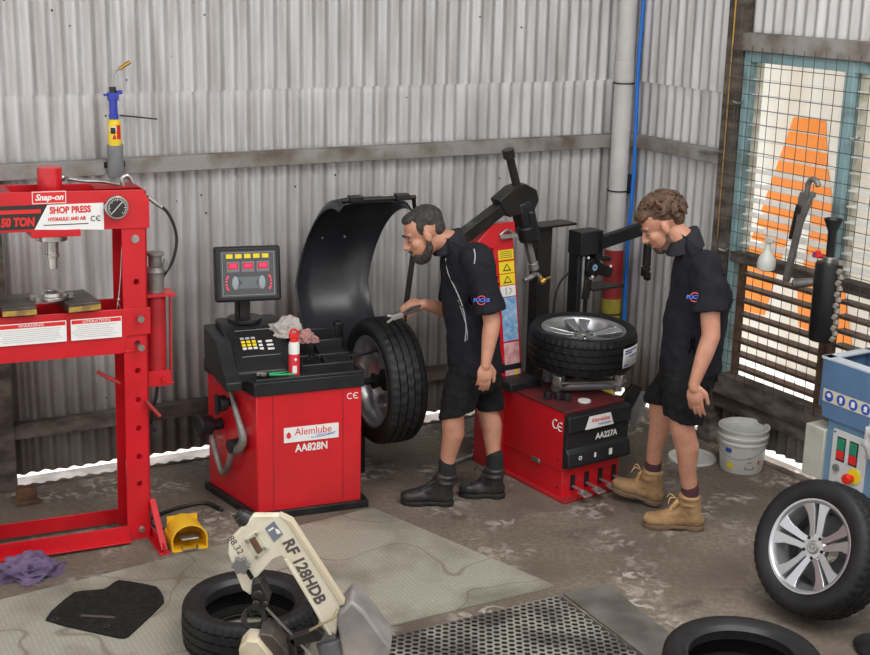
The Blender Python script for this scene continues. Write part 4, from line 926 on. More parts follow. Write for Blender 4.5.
# ================================================================ wheels on the floor
wheel('mounted_tyre', 'alloy wheel with tyre leaning against the blue machine on the right', (1.725, 5.50, .312), (-.76, -.52, .39), .305, .198, .21, .55, style=1)
def tyre(label, loc, Ro, Ri, w, axis=(0, 0, 1)):
    t = thing('loose_tyre', label, 'tyre', loc); t.rotation_mode = 'QUATERNION'; t.rotation_quaternion = frame_to(V(axis).normalized(), (0, 1, 0)).to_quaternion()
    obj('tread', tyre_bm(Ro, Ri, w), RUB, t, smooth=50)
    part('bead', BLK, t, lambda b: [lathe(b, [(Ri-.003, s*w*.36), (Ri+.012, s*w*.42), (Ri+.016, s*w*.44), (Ri+.02, s*w*.40), (Ri+.004, s*w*.34)], 72, closed=True) for s in (-1, 1)] and None)
    return t
tyre('black tyre lying flat on the floor behind the cream bandsaw', (-.745, 5.12, .112), .285, .190, .205)
tyre('black tyre lying flat at the bottom edge, right of the perforated plate', (1.235, 4.765, .109), .315, .215, .20)
t = thing('stand_foot', 'black metal stand foot at the bottom right corner behind the leaning wheel', 'stand', (1.93, 5.17, 0), R(-30))
part('foot_plate', BMET, t, lambda b: (lathe(b, [(0, 0), (.12, 0), (.125, .02), (.11, .028), (0, .03)], 24), cyl(b, (-.02, .02, .03), (.05, .08, .32), .02)), smooth=40)
part('foot_bar', DST, t, lambda b: bx(b, (.0, .06, .05), (.10, .02, .02)))

# ================================================================ floor sheets
def chequer():
    m = bpy.data.materials.new('chequer_plate'); m.use_nodes = True; nt = m.node_tree; b = nt.nodes['Principled BSDF']; N = nt.nodes.new; L = nt.links.new
    tc = N('ShaderNodeTexCoord'); mp = N('ShaderNodeMapping'); mp.inputs['Rotation'].default_value = (0, 0, R(-28)); L(tc.outputs['Object'], mp.inputs[0])
    vo = N('ShaderNodeTexVoronoi'); vo.inputs['Scale'].default_value = 46; vo.inputs['Randomness'].default_value = .15; L(mp.outputs[0], vo.inputs['Vector'])
    r = N('ShaderNodeMapRange'); r.inputs[1].default_value = .15; r.inputs[2].default_value = .42; r.inputs[3].default_value = 1; r.inputs[4].default_value = 0; L(vo.outputs['Distance'], r.inputs[0])
    n = N('ShaderNodeTexNoise'); n.inputs['Scale'].default_value = 2.2; n.inputs['Detail'].default_value = 8; L(tc.outputs['Object'], n.inputs[0])
    cr = N('ShaderNodeValToRGB'); e = cr.color_ramp.elements; e[0].position = .36; e[0].color = (.25, .235, .19, 1); e[1].position = .54; e[1].color = (.43, .42, .35, 1); L(n.outputs[0], cr.inputs[0])
    # rusty tide lines
    n2 = N('ShaderNodeTexNoise'); n2.inputs['Scale'].default_value = 1.5; n2.inputs['Detail'].default_value = 1.5; L(tc.outputs['Object'], n2.inputs[0])
    a = N('ShaderNodeMath'); a.operation = 'SUBTRACT'; a.inputs[1].default_value = .5; L(n2.outputs[0], a.inputs[0])
    a2 = N('ShaderNodeMath'); a2.operation = 'ABSOLUTE'; L(a.outputs[0], a2.inputs[0])
    a3 = N('ShaderNodeMapRange'); a3.inputs[1].default_value = 0; a3.inputs[2].default_value = .008; a3.inputs[3].default_value = .6; a3.inputs[4].default_value = 0; L(a2.outputs[0], a3.inputs[0])
    x = N('ShaderNodeMix'); x.data_type = 'RGBA'; L(a3.outputs[0], x.inputs[0]); L(cr.outputs[0], x.inputs[6]); x.inputs[7].default_value = (.14, .11, .07, 1)
    x2 = N('ShaderNodeMix'); x2.data_type = 'RGBA'; x2.blend_type = 'MULTIPLY'; L(x.outputs[2], x2.inputs[6]); x2.inputs[7].default_value = (.72, .72, .70, 1)
    inv = N('ShaderNodeMath'); inv.operation = 'SUBTRACT'; inv.inputs[0].default_value = 1; L(r.outputs[0], inv.inputs[1]); L(inv.outputs[0], x2.inputs[0])
    L(x2.outputs[2], b.inputs['Base Color']); b.inputs['Roughness'].default_value = .62; b.inputs['Metallic'].default_value = .1
    bp = N('ShaderNodeBump'); bp.inputs['Strength'].default_value = .6; bp.inputs['Distance'].default_value = .004; L(r.outputs[0], bp.inputs['Height']); L(bp.outputs[0], b.inputs['Normal'])
    return m
CHQ = chequer()
bm = bmesh.new(); prism(bm, [(-2.7, 4.88), (-.36, 6.54), (-.30, 6.57), (.586, 5.707), (-.187, 5.276), (-2.0, 4.26)], .001, .007)
tag(obj('chequer_plate', bm, CHQ, smooth=0), 'large pale steel tread plate lying on the floor in the foreground', 'metal sheet')
# perforated plate
gt = thing('perforated_plate', 'dark steel plate full of hexagonal holes on the floor at the bottom', 'metal grating', (0, 0, .012))
def grate(b):
    u_ = V((.873, .488, 0)).normalized(); v_ = V((u_.y, -u_.x, 0)); o = V((.585, 5.60, 0)); p = .036; rr_ = p/math.sqrt(3)
    for i in range(27):
        for j_ in range(21):
            c = o-u_*(i*p+(p/2 if j_ % 2 else 0)+.02)+v_*(j_*p*.866+.02)
            A_ = []; B_ = []
            for k in range(6):
                a = R(30+60*k); d = u_*math.cos(a)+v_*math.sin(a)
                A_.append(b.verts.new(c+d*rr_)); B_.append(b.verts.new(c+d*rr_*.72))
            for k in range(6): b.faces.new((A_[k], A_[(k+1) % 6], B_[(k+1) % 6], B_[k]))
part('plate', mat('grate_steel', (.36, .35, .31), .5, .4, (.14, .13, .115), 4, lo=.42, hi=.6), gt, grate, solid=.004, smooth=0)
bm = bmesh.new(); u_ = V((.873, .488, 0)).normalized(); v_ = V((u_.y, -u_.x, 0)); o = V((.60, 5.61, 0))
f = bm.faces.new([bm.verts.new(q) for q in (o, o-u_*1.02, o-u_*1.02+v_*.72, o+v_*.72)])
tag(obj('hole_shade_sheet', bm, mat('hole_shade_dark', (.035, .03, .027), .8), smooth=0, loc=(0, 0, .003)), 'dark sheet added as shade under the perforated plate at the bottom', 'metal sheet')  # added dark sheet, its colour stands in for shade inside the holes
bm = bmesh.new(); prism(bm, [(q.x, q.y) for q in (o-v_*.01+u_*.02, o+u_*.26+v_*.0, o+u_*.20+v_*.75, o+v_*.75)], .001, .008)
tag(obj('steel_strip', bm, mat('worn_strip', (.17, .16, .145), .6, .2, (.09, .08, .07), 5)), 'plain worn steel strip along the right side of the perforated plate', 'metal sheet')
# car mat
mp_ = [(41, 623), (74, 594), (105, 592), (118, 582), (158, 589), (166, 604), (128, 640), (121, 641)]
mw = [onz(u, v) for u, v in mp_]
mt = thing('car_mat', 'black carpet car floor mat lying on the pale steel sheet', 'car mat', mw[0]+V((0, 0, .007)))
def matb(b):
    pts = [p-mw[0] for p in mw]; n_ = len(pts); q = []
    for i in range(n_):
        p0, p1, p2 = pts[i-1], pts[i], pts[(i+1) % n_]; q += [p1.lerp(p0, .16), p1, p1.lerp(p2, .16)]
    q = [((q[i-1]+q[i]*2+q[(i+1) % len(q)])/4) for i in range(len(q))]
    prism(b, [(p.x, p.y) for p in q], 0, .009)
m0 = part('mat', mat('mat_carpet', (.009, .009, .009), .95, 0, (.018, .017, .016), 40, spec=.2, bump=.4, bscale=90), mt, matb, bevel=.003)
each('eyelet', BLKI, m0, [lambda b, u=u, v=v: lathe(b, [(.008, 0), (.018, 0), (.018, .003), (.008, .003)], 18, closed=True, M=Matrix.Translation((onz(u, v)-mw[0])+V((0, 0, .010)))) for u, v in ((55, 623), (107, 630))])
part('woven_badge', mat('badge_brown', (.07, .055, .05), .8), m0, lambda b: bx(b, (onz(98, 620)-mw[0])+V((0, 0, .0105)), (.15, .018, .001), Matrix.Rotation(R(-4), 3, 'Z')))
# foot pedal
t = thing('pedal_guard', 'yellow hooded foot pedal on the floor beside the red press foot', 'foot pedal', onz(185, 548)+V((-.0, .05, 0)), R(22)); t.scale = (1.2, 1.1, 1.1)
def hoodp(b):
    n_ = 14
    for y0, y1, r0, r1 in ((-.07, .10, .075, .066),):
        o_ = []; i_ = []
        for k in range(n_+1):
            a = PI*k/n_; x, z = math.cos(a), math.sin(a)
            o_.append((b.verts.new((x*r0, y0, .045+z*.075)), b.verts.new((x*r1, y1, .04+z*.065)), b.verts.new((x*(r1-.007), y1, .04+z*.058)), b.verts.new((x*(r0-.007), y0, .045+z*.068))))
        for p, q in zip(o_, o_[1:]):
            for k in range(4): b.faces.new((p[k], q[k], q[(k+1) % 4], p[(k+1) % 4]))
    for s in (-1, 1): bx(b, (s*.070, .015, .0225), (.007, .17, .045))
    bx(b, (0, .095, .05), (.125, .007, .10)); bx(b, (0, .0, .004), (.14, .16, .006))
part('hood', YEL, t, hoodp, bevel=.001)
part('treadle', SM, t, lambda b: bx(b, (0, -.02, .045), (.07, .13, .008), Euler((-.2, 0, 0)).to_matrix()), bevel=.002)
part('treadle_frame', DST, t, lambda b: tube(b, [(-.03, -.06, .015), (-.03, -.09, .012), (.03, -.09, .012), (.03, -.06, .015)], .004, 6, 1))
bm = bmesh.new(); tube(bm, [onz(150, 520)+V((0, 0, .012)), onz(178, 510)+V((0, 0, .012)), onz(205, 505)+V((0, 0, .012)), onz(222, 512)+V((0, 0, .012))], .010, 8)
tag(obj('floor_hose', bm, BMET, smooth=180), 'black rubber hose on the floor between the press and the balancer', 'hose')
bm = bmesh.new(); bx(bm, (0, 0, .04), (.10, .07, .08)); bx(bm, (0, -.04, .01), (.12, .04, .02)); o_ = obj('post_shoe', bm, mat('rusty', (.16, .08, .04), .8), bevel=.004, loc=onz(24, 505)+V((0, .05, 0))); o_.rotation_euler[2] = AL
tag(o_, 'small rusty bracket on the floor at the wall, far left', 'bracket')
bm = bmesh.new(); tube(bm, [onz(452, 466)+V((0, 0, .02)), onz(478, 458)+V((0, 0, .03)), onz(486, 455)+V((0, 0, .02))], .012, 8); ball(bm, onz(478, 456)+V((0, 0, .03)), (.04, .03, .03), 10)
tag(obj('air_regulator', bm, DST, smooth=180), 'small silver air fitting on the floor between the two machines', 'air fitting')

# ================================================================ torch in its holder on the rail
tl = CO-ul*3.29+nl*.10
t = thing('pipe_holder', 'short grey plastic pipe fixed to the wall rail as a torch holder', 'holder', tl+V((0, 0, 1.66)), AL)
GP = mat('pipe_grey', (.22, .23, .24), .5, 0, (.15, .155, .16), 8)
part('pipe', GP, t, lambda b: lathe(b, [(.0, .0), (.038, .0), (.042, .02), (.042, .165), (.037, .165), (.036, .02), (0, .02)], 28, M=Matrix.Translation((0, 0, 0))), smooth=40)
part('strap', BMET, t, lambda b: bx(b, (0, .03, .06), (.11, .02, .03)))
t = thing('gas_torch', 'blue and yellow handheld gas torch standing in the grey wall holder', 'gas torch', tl+V((0, 0, 1.722)), AL); t.scale = (.95, .95, .80)
part('gas_bottle', mat('bottle_yellow', (.85, .62, .03), .35), t, lambda b: lathe(b, [(0, 0), (.033, 0), (.035, .01), (.035, .265), (.030, .285), (.018, .30), (0, .30)], 26), smooth=40)
part('bottle_label', WHT, t, lambda b: (wrap(b, .0354, .0354, -150, -60, .225, .25)))
part('bottle_print', BLKI, t, lambda b: (wrap(b, .0356, .0356, -140, -95, .205, .245), ))
part('flame_print', REDI, t, lambda b: (wrap(b, .0356, .0356, -85, -40, .17, .26), prism(b, [(-.02, .17), (0, .17), (-.002, .185), (-.010, .205), (-.018, .185)], .0335, .036, XZ)))
TB = mat('torch_blue', (.03, .05, .42), .35)
part('torch_body', TB, t, lambda b: (cyl(b, (0, 0, .295), (0, 0, .33), .026), cyl(b, (0, 0, .32), (0, 0, .45), .022), bx(b, (.0, -.0, .44), (.055, .04, .05)), bx(b, (.035, 0, .465), (.03, .025, .025)), bx(b, (-.035, 0, .45), (.03, .02, .015))), bevel=.004)
part('torch_collar', BLKI, t, lambda b: cyl(b, (0, 0, .46), (0, 0, .50), .018))
part('burner_tube', STL, t, lambda b: tube(b, [(0, 0, .50), (.0, 0, .54), (.008, 0, .58), (.03, 0, .605), (.045, 0, .615)], .006, 8))
part('burner_tip', mat('brass', (.62, .36, .08), .3, .9), t, lambda b: cyl(b, (.04, 0, .612), (.10, 0, .655), .010, .012))
bm = bmesh.new(); cyl(bm, CO-ul*3.235+nl*.005+V((0, 0, 1.965)), CO-ul*3.05+nl*.06+V((0, 0, 1.945)), .004, seg=8)
tag(obj('wall_rod', bm, BMET), 'thin dark rod sticking out of the wall beside the gas torch', 'rod')

# ================================================================ metal cutting bandsaw
sy = 4.6
o0 = at(300, 640, sy); sw_ = thing('metal_bandsaw', 'cream metal-cutting bandsaw with raised arm in the foreground, over the tyre', 'bandsaw', (o0.x, sy, 0))
CRM = mat('saw_cream', (.66, .62, .50), .45, 0, (.50, .43, .30), 9, lo=.5, hi=.75)
def L2(u, v, y=sy): p = at(u, v, y); return V((p.x-o0.x, p.y-sy, p.z))
def sp(b, pts, t0, t1, y=sy):
    # outline in the saw's upright plane, with thickness
    q = [L2(u, v, y) for u, v in pts]
    a = [b.verts.new(p+V((0, t0, 0))) for p in q]; c = [b.verts.new(p+V((0, t1, 0))) for p in q]; n_ = len(q)
    for i in range(n_): b.faces.new((a[i], a[(i+1) % n_], c[(i+1) % n_], c[i]))
    b.faces.new(a[::-1]); b.faces.new(c)
bow = [(253, 515.5), (279, 515.5), (291, 523), (300, 536), (341, 602), (336, 636), (324, 630), (287, 561), (281, 556.5), (273, 560), (254, 581), (251, 596), (242, 590), (228, 554), (229, 541)]
fr = part('saw_bow', CRM, sw_, lambda b: sp(b, bow, 0, .035), bevel=.006)
part('bow_flange', mat('saw_cream_edge', (.52, .45, .33), .5), fr, lambda b: sp(b, [(279, 515), (292, 521), (345, 603), (341, 606), (288, 524)], -.006, .04), bevel=.003)
part('bow_ridge', CRM, fr, lambda b: sp(b, [(284, 558), (288, 558), (333, 634), (329, 634)], -.012, 0), bevel=.003)
wd = part('wheel_window', mat('window_pale', (.55, .55, .42), .4), fr, lambda b: sp(b, [(245, 538), (256, 530), (269, 548), (257, 559)], -.008, 0), bevel=.002)
part('tension_block', mat('rusty', (.16, .08, .04), .8), wd, lambda b: sp(b, [(249.5, 538), (255, 535.5), (263, 549), (258, 553)], -.016, -.006), bevel=.002)
part('window_screw', STL, wd, lambda b: [cyl(b, L2(u, v)+V((0, -.008, 0)), L2(u, v)+V((0, -.016, 0)), .007, seg=8) for u, v in ((247.5, 540), (257, 533), (265, 547), (257, 556))] and None)
pt_ = part('maker_plate', mat('plate_slate', (.16, .18, .22), .4), fr, lambda b: sp(b, [(265, 528), (274, 521), (283, 534), (274, 542)], -.003, 0))
part('plate_print', WHT, pt_, lambda b: (sp(b, [(275, 528), (279, 529.5), (281, 533), (277, 533.5)], -.004, -.003), sp(b, [(268, 530), (273, 526.5), (274, 528), (269, 531.5)], -.004, -.003)))
# lettering along the arm
pa, pb_ = L2(285, 537), L2(323, 606); dd = (pb_-pa).normalized(); zz = V((0, -1, 0)); yy = zz.cross(dd).normalized()
Mt = Matrix((dd, yy, zz)).transposed().to_4x4(); Mt.translation = pa.lerp(pb_, .5)+V((0, -.0008, 0))
SLT = mat('slate_letter', (.09, .075, .07), .5)
text('RF 128HDB', .062, SLT, fr, None, M=Mt, bold=.0022, sx=.93)
Mh = Matrix.Translation(L2(236, 548)+V((0, -.001, 0))) @ Matrix.Rotation(R(-62), 4, 'Y').inverted().inverted() @ Matrix.Rotation(PI/2, 4, 'X')
text('88.32', .036, SLT, fr, None, M=Matrix.Translation(L2(235.5, 545)+V((0, -.001, 0))) @ Matrix.Rotation(R(58), 4, 'Y') @ Matrix.Rotation(PI/2, 4, 'X'), name='handwritten_number')
def star(b):
    c = L2(242, 562)+V((0, -.03, 0)); 
    prism(b, [((.030+.005*math.cos(6*a))*math.cos(a), (.030+.005*math.cos(6*a))*math.sin(a)) for a in [2*PI*k/48 for k in range(48)]], -.012, .012, Matrix.Translation(c) @ Matrix.Rotation(PI/2, 4, 'X')); cyl(b, c, c+V((0, .03, 0)), .012)
part('guide_knob', mat('knob_grey', (.14, .14, .14), .5), fr, star, bevel=.003)
part('guide_slot', DRK, fr, lambda b: sp(b, [(245, 571), (249, 569), (254, 577), (251, 580)], -.003, 0))
part('tension_knob', BLK, fr, lambda b: (cyl(b, L2(247, 524)+V((0, .03, 0)), L2(238, 518)+V((0, .03, 0)), .034, .026, 12), cyl(b, L2(240, 519)+V((0, .03, 0)), L2(236, 516)+V((0, .03, 0)), .02)), bevel=.004)
part('blade_guide', BMET, sw_, lambda b: (sp(b, [(253, 578), (262, 576), (268, 588), (271, 596), (266, 606), (258, 603), (253, 592)], -.045, .03), cyl(b, L2(260, 588)+V((0, -.06, 0)), L2(260, 588)+V((0, -.04, 0)), .018), cyl(b, L2(258, 597)+V((0, -.06, 0)), L2(258, 597)+V((0, -.04, 0)), .014), cyl(b, L2(267, 598)+V((0, -.055, 0)), L2(267, 598)+V((0, -.04, 0)), .012)), bevel=.006)
part('saw_blade', STL, sw_, lambda b: beam(b, L2(262, 600)+V((0, -.02, 0)), L2(311, 652)+V((0, -.02, 0)), .010, .002, side=(0, 1, 0)))
part('gear_cover', mat('cover_grey', (.34, .31, .29), .45, .2, (.20, .19, .19), 6), sw_, lambda b: (sp(b, [(337, 612), (352, 596), (364, 606), (392, 644), (384, 668), (360, 690), (345, 660)], -.04, .13)), bevel=.012)
part('motor', mat('motor_grey', (.13, .135, .15), .5, 0, (.09, .09, .10), 8), sw_, lambda b: cyl(b, L2(330, 640)+V((0, .04, 0)), L2(350, 700)+V((0, .04, 0)), .07, seg=24), bevel=.006)
part('arm_knuckle', DST, sw_, lambda b: (sp(b, [(322, 628), (336, 632), (340, 700), (300, 700), (304, 650)], .0, .06)), bevel=.006)
part('rear_guide', BMET, sw_, lambda b: (sp(b, [(289, 634), (318, 624), (325, 630), (322, 636), (294, 642)], -.04, .0), sp(b, [(289, 634), (296, 634), (300, 700), (292, 700)], -.04, .0)), bevel=.004)
part('hydraulic_line', mat('brass_dull', (.30, .24, .14), .5, .5), sw_, lambda b: tube(b, [L2(311, 624)+V((0, -.05, 0)), L2(322, 617)+V((0, -.06, 0)), L2(334, 612)+V((0, -.05, 0)), L2(338, 607)+V((0, -.02, 0))], .005, 8))
part('vice_jaw', mat('vice_cream', (.60, .56, .44), .5, 0, (.42, .34, .22), 7), sw_, lambda b: (sp(b, [(243, 634), (251, 625), (262, 626), (276, 642), (285, 700), (252, 700)], -.12, -.02)), bevel=.006)
part('vice_top', mat('oily_steel', (.05, .045, .042), .45, .6), sw_, lambda b: (sp(b, [(262, 622), (275, 624), (290, 640), (292, 660), (276, 644)], -.09, .02)), bevel=.004)
part('hand_wheel', BMET, sw_, lambda b: (lathe(b, [(.028, -.008), (.046, -.008), (.05, 0), (.046, .008), (.028, .008)], 28, closed=True, M=Matrix.Translation(L2(253, 622)+V((0, .03, 0))) @ Matrix.Rotation(R(65), 4, 'X') @ Matrix.Rotation(R(12), 4, 'Y')), cyl(b, L2(247, 612)+V((0, .03, 0)), L2(250, 620)+V((0, .03, 0)), .010)), bevel=.002)
part('saw_bed', CRM, sw_, lambda b: bx(b, (.02, -.03, .17), (.50, .20, .05)), bevel=.01)
each('stand_leg', BMET, sw_, [lambda b, x=x, y=y: bx(b, (x, y, .075), (.04, .04, .15)) for x in (-.2, .24) for y in (-.1, .04)])
# ================================================================ the two men
def basis(f, u):
    f = V(f).normalized(); u = V(u); u = (u-f*u.dot(f)).normalized(); return f, u.cross(f).normalized(), u      # forward, left, up
def head(bl, c, f, u, k=1.0):
    F, Lf, U = basis(f, u); c = V(c); M3 = Matrix((F, Lf, U)).transposed()
    P_ = lambda x, y, z: c+(F*x+Lf*y+U*z)*k
    S3 = lambda *r: tuple(q*k for q in r)
    bl.ell(P_(-.015, 0, .030), S3(.098, .077, .088), M3)
    bl.ell(P_(.030, 0, -.035), S3(.062, .058, .080), M3)
    bl.ell(P_(.015, 0, -.062), S3(.062, .055, .045), M3)
    bl.ell(P_(.062, 0, -.098), S3(.026, .028, .020), M3)
    bl.ell(P_(.070, 0, .022), S3(.019, .050, .014), M3)
    for s in (-1, 1):
        bl.ell(P_(.052, s*.034, -.028), S3(.030, .023, .026), M3)
        bl.ell(P_(-.002, s*.079, -.012), S3(.019, .010, .030), M3)
    bl.limb([(P_(.084, 0, .012), .009*k), (P_(.111, 0, -.028), .0105*k)])
    for s in (-1, 1): bl.ell(P_(.096, s*.011, -.032), S3(.012, .009, .008), M3)
    bl.ell(P_(.082, 0, -.060), S3(.016, .024, .007), M3); bl.ell(P_(.080, 0, -.072), S3(.015, .022, .008), M3)
    return P_, M3, S3
def hand(bl, w, d, n, curl, k=1.0, thumb=1, spread=.12, tcurl=.5):
    "w wrist, d towards the fingers, n out of the back of the hand"
    d = V(d).normalized(); n = V(n); n = (n-d*n.dot(d)).normalized(); s = d.cross(n)*thumb; w = V(w)
    M3 = Matrix((d, s, n)).transposed()
    bl.limb([(w, .026*k), (w+d*.02*k, .026*k)])
    bl.ell(w+d*.055*k, (.048*k, .040*k, .016*k), M3)
    for i, (off, L, r) in enumerate(((.028, .072, .0092), (.010, .080, .0095), (-.009, .074, .0092), (-.027, .058, .0082))):
        a0 = (off/.028)*spread; p = w+d*(.070 if i < 3 else .062)*k+s*off*k; pts = [(p, r*k*1.1)]; c_ = curl[i] if isinstance(curl, (list, tuple)) else curl
        ang = c_*.5
        for seg_, ln in enumerate((.46, .31, .25)):
            dr = (d*math.cos(a0)+s*math.sin(a0))*math.cos(ang)-n*math.sin(ang)
            p = p+dr*(L+.02)*ln*k; pts.append((p, r*k*(1-.08*(seg_+1)))); ang += c_
        bl.limb(pts, 10)
    p = w+d*.022*k+s*.026*k; pts = [(p, .013*k)]; t1 = (d*.75+s*.7-n*.25).normalized(); p = p+t1*.035*k; pts.append((p, .0115*k))
    t2 = (d*1.0+s*(.35-tcurl*.5)-n*.5*tcurl).normalized(); p = p+t2*.03*k; pts.append((p, .0105*k)); p = p+t2*.024*k; pts.append((p, .0085*k)); bl.limb(pts, 10)
    return w+d*.085*k-n*.02
def boot(parent, sole_toe, sole_heel, ankle, m, msole, name='boot', hgt=.17, k=1.0, base=None):
    T0, H0, A_ = V(sole_toe), V(sole_heel), V(ankle); d = (T0-H0).normalized(); up = V((0, 0, 1)); up = (up-d*up.dot(d)).normalized(); s = up.cross(d)
    b = Blob(base); L_ = (T0-H0).length; M3 = Matrix((d, s, up)).transposed()
    b.ell(T0-d*.055*k+up*.045*k, (.062*k, .050*k, .036*k), M3); b.ell(T0-d*.10*k+up*.05*k, (.07*k, .050*k, .042*k), M3)
    b.ell(H0+d*.045*k+up*.055*k, (.048*k, .040*k, .048*k), M3)
    b.limb([(H0+d*.05*k+up*.06*k, .040*k), (T0-d*.10*k+up*.045*k, .040*k)]); b.limb([(H0+d*.085*k+up*.10*k, .042*k), (T0-d*.12*k+up*.07*k, .036*k)])
    b.limb([(H0+d*.055*k+up*.07*k, .048*k), (A_+V((0, 0, .02)), .052*k)], flat=True)
    b.limb([(H0+d*.10*k+up*.10*k, .040*k), (A_+d*.012+V((0, 0, .01)), .046*k)])
    b.ell(A_+V((0, 0, .015)), (.060*k, .057*k, .018*k)); b.ell(A_-up*.02, (.058*k, .056*k, .016*k))
    bo = b.build(name, m, parent, .006, 5, wrinkle=.0025, wscale=28)
    q = Blob(base); q.loft([(H0+d*.045*k+up*z, d*.05*k, s*.042*k) for z in (.0, .028)]); q.loft([(T0-d*.075*k+up*z, d*.078*k, s*.052*k) for z in (.0, .026)]); q.loft([(H0.lerp(T0, .5)+up*z, d*L_*.40, s*.040*k) for z in (.008, .028)])
    so_ = q.build('sole', msole, bo, .005, 2)
    lb = bmesh.new(); o = V(base)
    for i in range(6):
        p = (A_+d*.062*k-up*.01).lerp(T0-d*.125*k+up*.098*k, i/5)-o
        tube(lb, [p-s*.028*k-up*.006-d*.006, p+up*.004, p+s*.028*k+d*.006-up*.008], .0038, 6, 3); tube(lb, [p+s*.028*k-up*.006-d*.006, p+up*.006, p-s*.028*k+d*.006-up*.008], .0038, 6, 3)
    tube(lb, [p+V((0, 0, 0)), p], .003, 6, 1) if False else None
    q0 = A_+d*.066*k+up*.0-o; tube(lb, [q0, q0+d*.03+s*.02+up*.01, q0+d*.04+s*.03-up*.02], .003, 6, 3); tube(lb, [q0, q0+d*.03-s*.02+up*.015, q0+d*.045-s*.03-up*.01], .003, 6, 3)
    obj('laces', lb, mat('lace_'+m.name, tuple(min(1, c*1.6+.01) for c in m.node_tree.nodes['Principled BSDF'].inputs[0].default_value[:3]), .8), bo, smooth=180)
    return bo

def logo(parent, c, x, y, k=.03):
    "round sleeve badge with the oil maker's name"
    x = V(x).normalized(); z = x.cross(V(y)).normalized(); y = z.cross(x); M = Matrix((x, y, z)).transposed().to_4x4(); M.translation = c
    part('sleeve_logo', mat('logo_red', (.65, .08, .10), .6), parent, lambda b: (lathe(b, [(k*.62, -.0005), (k*.78, -.0005), (k*.78, .0008), (k*.62, .0008)], 28, closed=True), b.transform(M)) and None)
    part('logo_backing', BCLOTH, parent, lambda b: (bx(b, (0, 0, .0006), (k*1.9, k*.66, .001)), b.transform(M)) and None)
    text('FUCHS', k*.86, mat('logo_blue', (.12, .22, .85), .6), parent, None, M=M @ Matrix.Translation((0, 0, .0018)), sx=1.0, bold=.0003, shear=.15)

# ---------------------------------------------------------------- man at the balancer
m1o = V((.14, 6.70, 0)); M1 = thing('person', 'bearded man with short dark hair, black polo and shorts, holding pliers over the tyre', 'person', m1o)
bl = Blob(m1o)
hc = at(423.5, 233, 6.70)
P1, H1, S1 = head(bl, hc, (-.86, -.22, -.42), (-.45, .05, .9), 1.08)
neck0 = at(449, 241, 6.74)
bl.limb([(P1(-.028, 0, -.045), .058), (neck0, .058)])
shL, shR = at(478, 256, 6.53), at(456, 254, 6.92)
elL, wrL = at(492, 322, 6.50), at(486, 362, 6.44)
elR, wrR = at(452, 312, 6.96), at(424, 304, 6.80)
bl.limb([(shL+V((0, .05, -.02)), .045), (shL.lerp(elL, .5), .048), (elL, .043), (elL.lerp(wrL, .35), .042), (wrL, .026)])
bl.limb([(shR+V((0, -.04, -.02)), .045), (elR, .043), (elR.lerp(wrR, .35), .040), (wrR, .027)])
hand(bl, wrL, (-.08, -.15, -1), (.15, -.95, 0), .42, 1.0, thumb=-1, spread=.03)
dR = (at(404, 314, 6.72)-wrR).normalized()
hand(bl, wrR, (-.92, -.30, -.25), (.2, -.6, .75), .75, 1.0, thumb=1, tcurl=.9)
# trunk under the clothes
bl.loft([(at(473, 368, 6.73), V((.11, 0, 0)), V((0, .14, 0))), (at(471, 325, 6.73), V((.10, .0, 0)), V((0, .13, 0))), (at(466, 280, 6.73), V((.09, 0, 0)), V((0, .13, 0))), (at(458, 252, 6.73), V((.055, 0, 0)), V((0, .08, 0)))])
hpL, knL, anL = at(468, 375, 6.65), at(453, 418, 6.60), at(447, 468, 6.63)
hpR, knR, anR = at(482, 375, 6.83), at(487, 410, 6.80), at(495, 462, 6.76)
bl.limb([(hpL, .085), (knL+V((0, 0, .03)), .062), (knL, .058), (knL.lerp(anL, .3)+V((.012, 0, 0)), .058), (knL.lerp(anL, .7), .043), (anL, .038), (anL-V((0, 0, .06)), .038)])
bl.limb([(hpR, .085), (knR+V((0, 0, .03)), .060), (knR, .057), (knR.lerp(anR, .3)+V((.012, 0, 0)), .057), (knR.lerp(anR, .7), .042), (anR, .038), (anR-V((0, 0, .06)), .038)])
bd = bl.build('body', SKIN, M1, .0048, 3)
HR1 = mat('hair_dark', (.022, .018, .016), .75, 0, (.05, .045, .042), 40, bump=.7, bscale=120)
h = Blob(m1o)
h.ell(P1(-.028, 0, .050), S1(.091, .080, .075), H1); h.ell(P1(-.058, 0, .010), S1(.054, .069, .06), H1); h.ell(P1(.020, 0, .085), S1(.052, .056, .032), H1)
for s in (-1, 1): h.ell(P1(.012, s*.066, .030), S1(.020, .012, .032), H1)
h.build('hair', HR1, M1, .005, 3, wrinkle=.003, wscale=60)
h = Blob(m1o)
h.ell(P1(.052, 0, -.100), S1(.045, .044, .034), H1); h.ell(P1(.074, 0, -.082), S1(.022, .034, .018), H1)
for s in (-1, 1): h.limb([(P1(.004, s*.066, -.035), .013), (P1(.012, s*.060, -.070), .020), (P1(.045, s*.040, -.098), .022)])
h.limb([(P1(.090, .022, -.060), .006), (P1(.098, 0, -.050), .008), (P1(.090, -.022, -.060), .006)])
h.build('beard', mat('beard_dark', (.025, .017, .013), .85, 0, (.06, .045, .04), 50, bump=.6, bscale=140), M1, .0045, 3, wrinkle=.002, wscale=70)
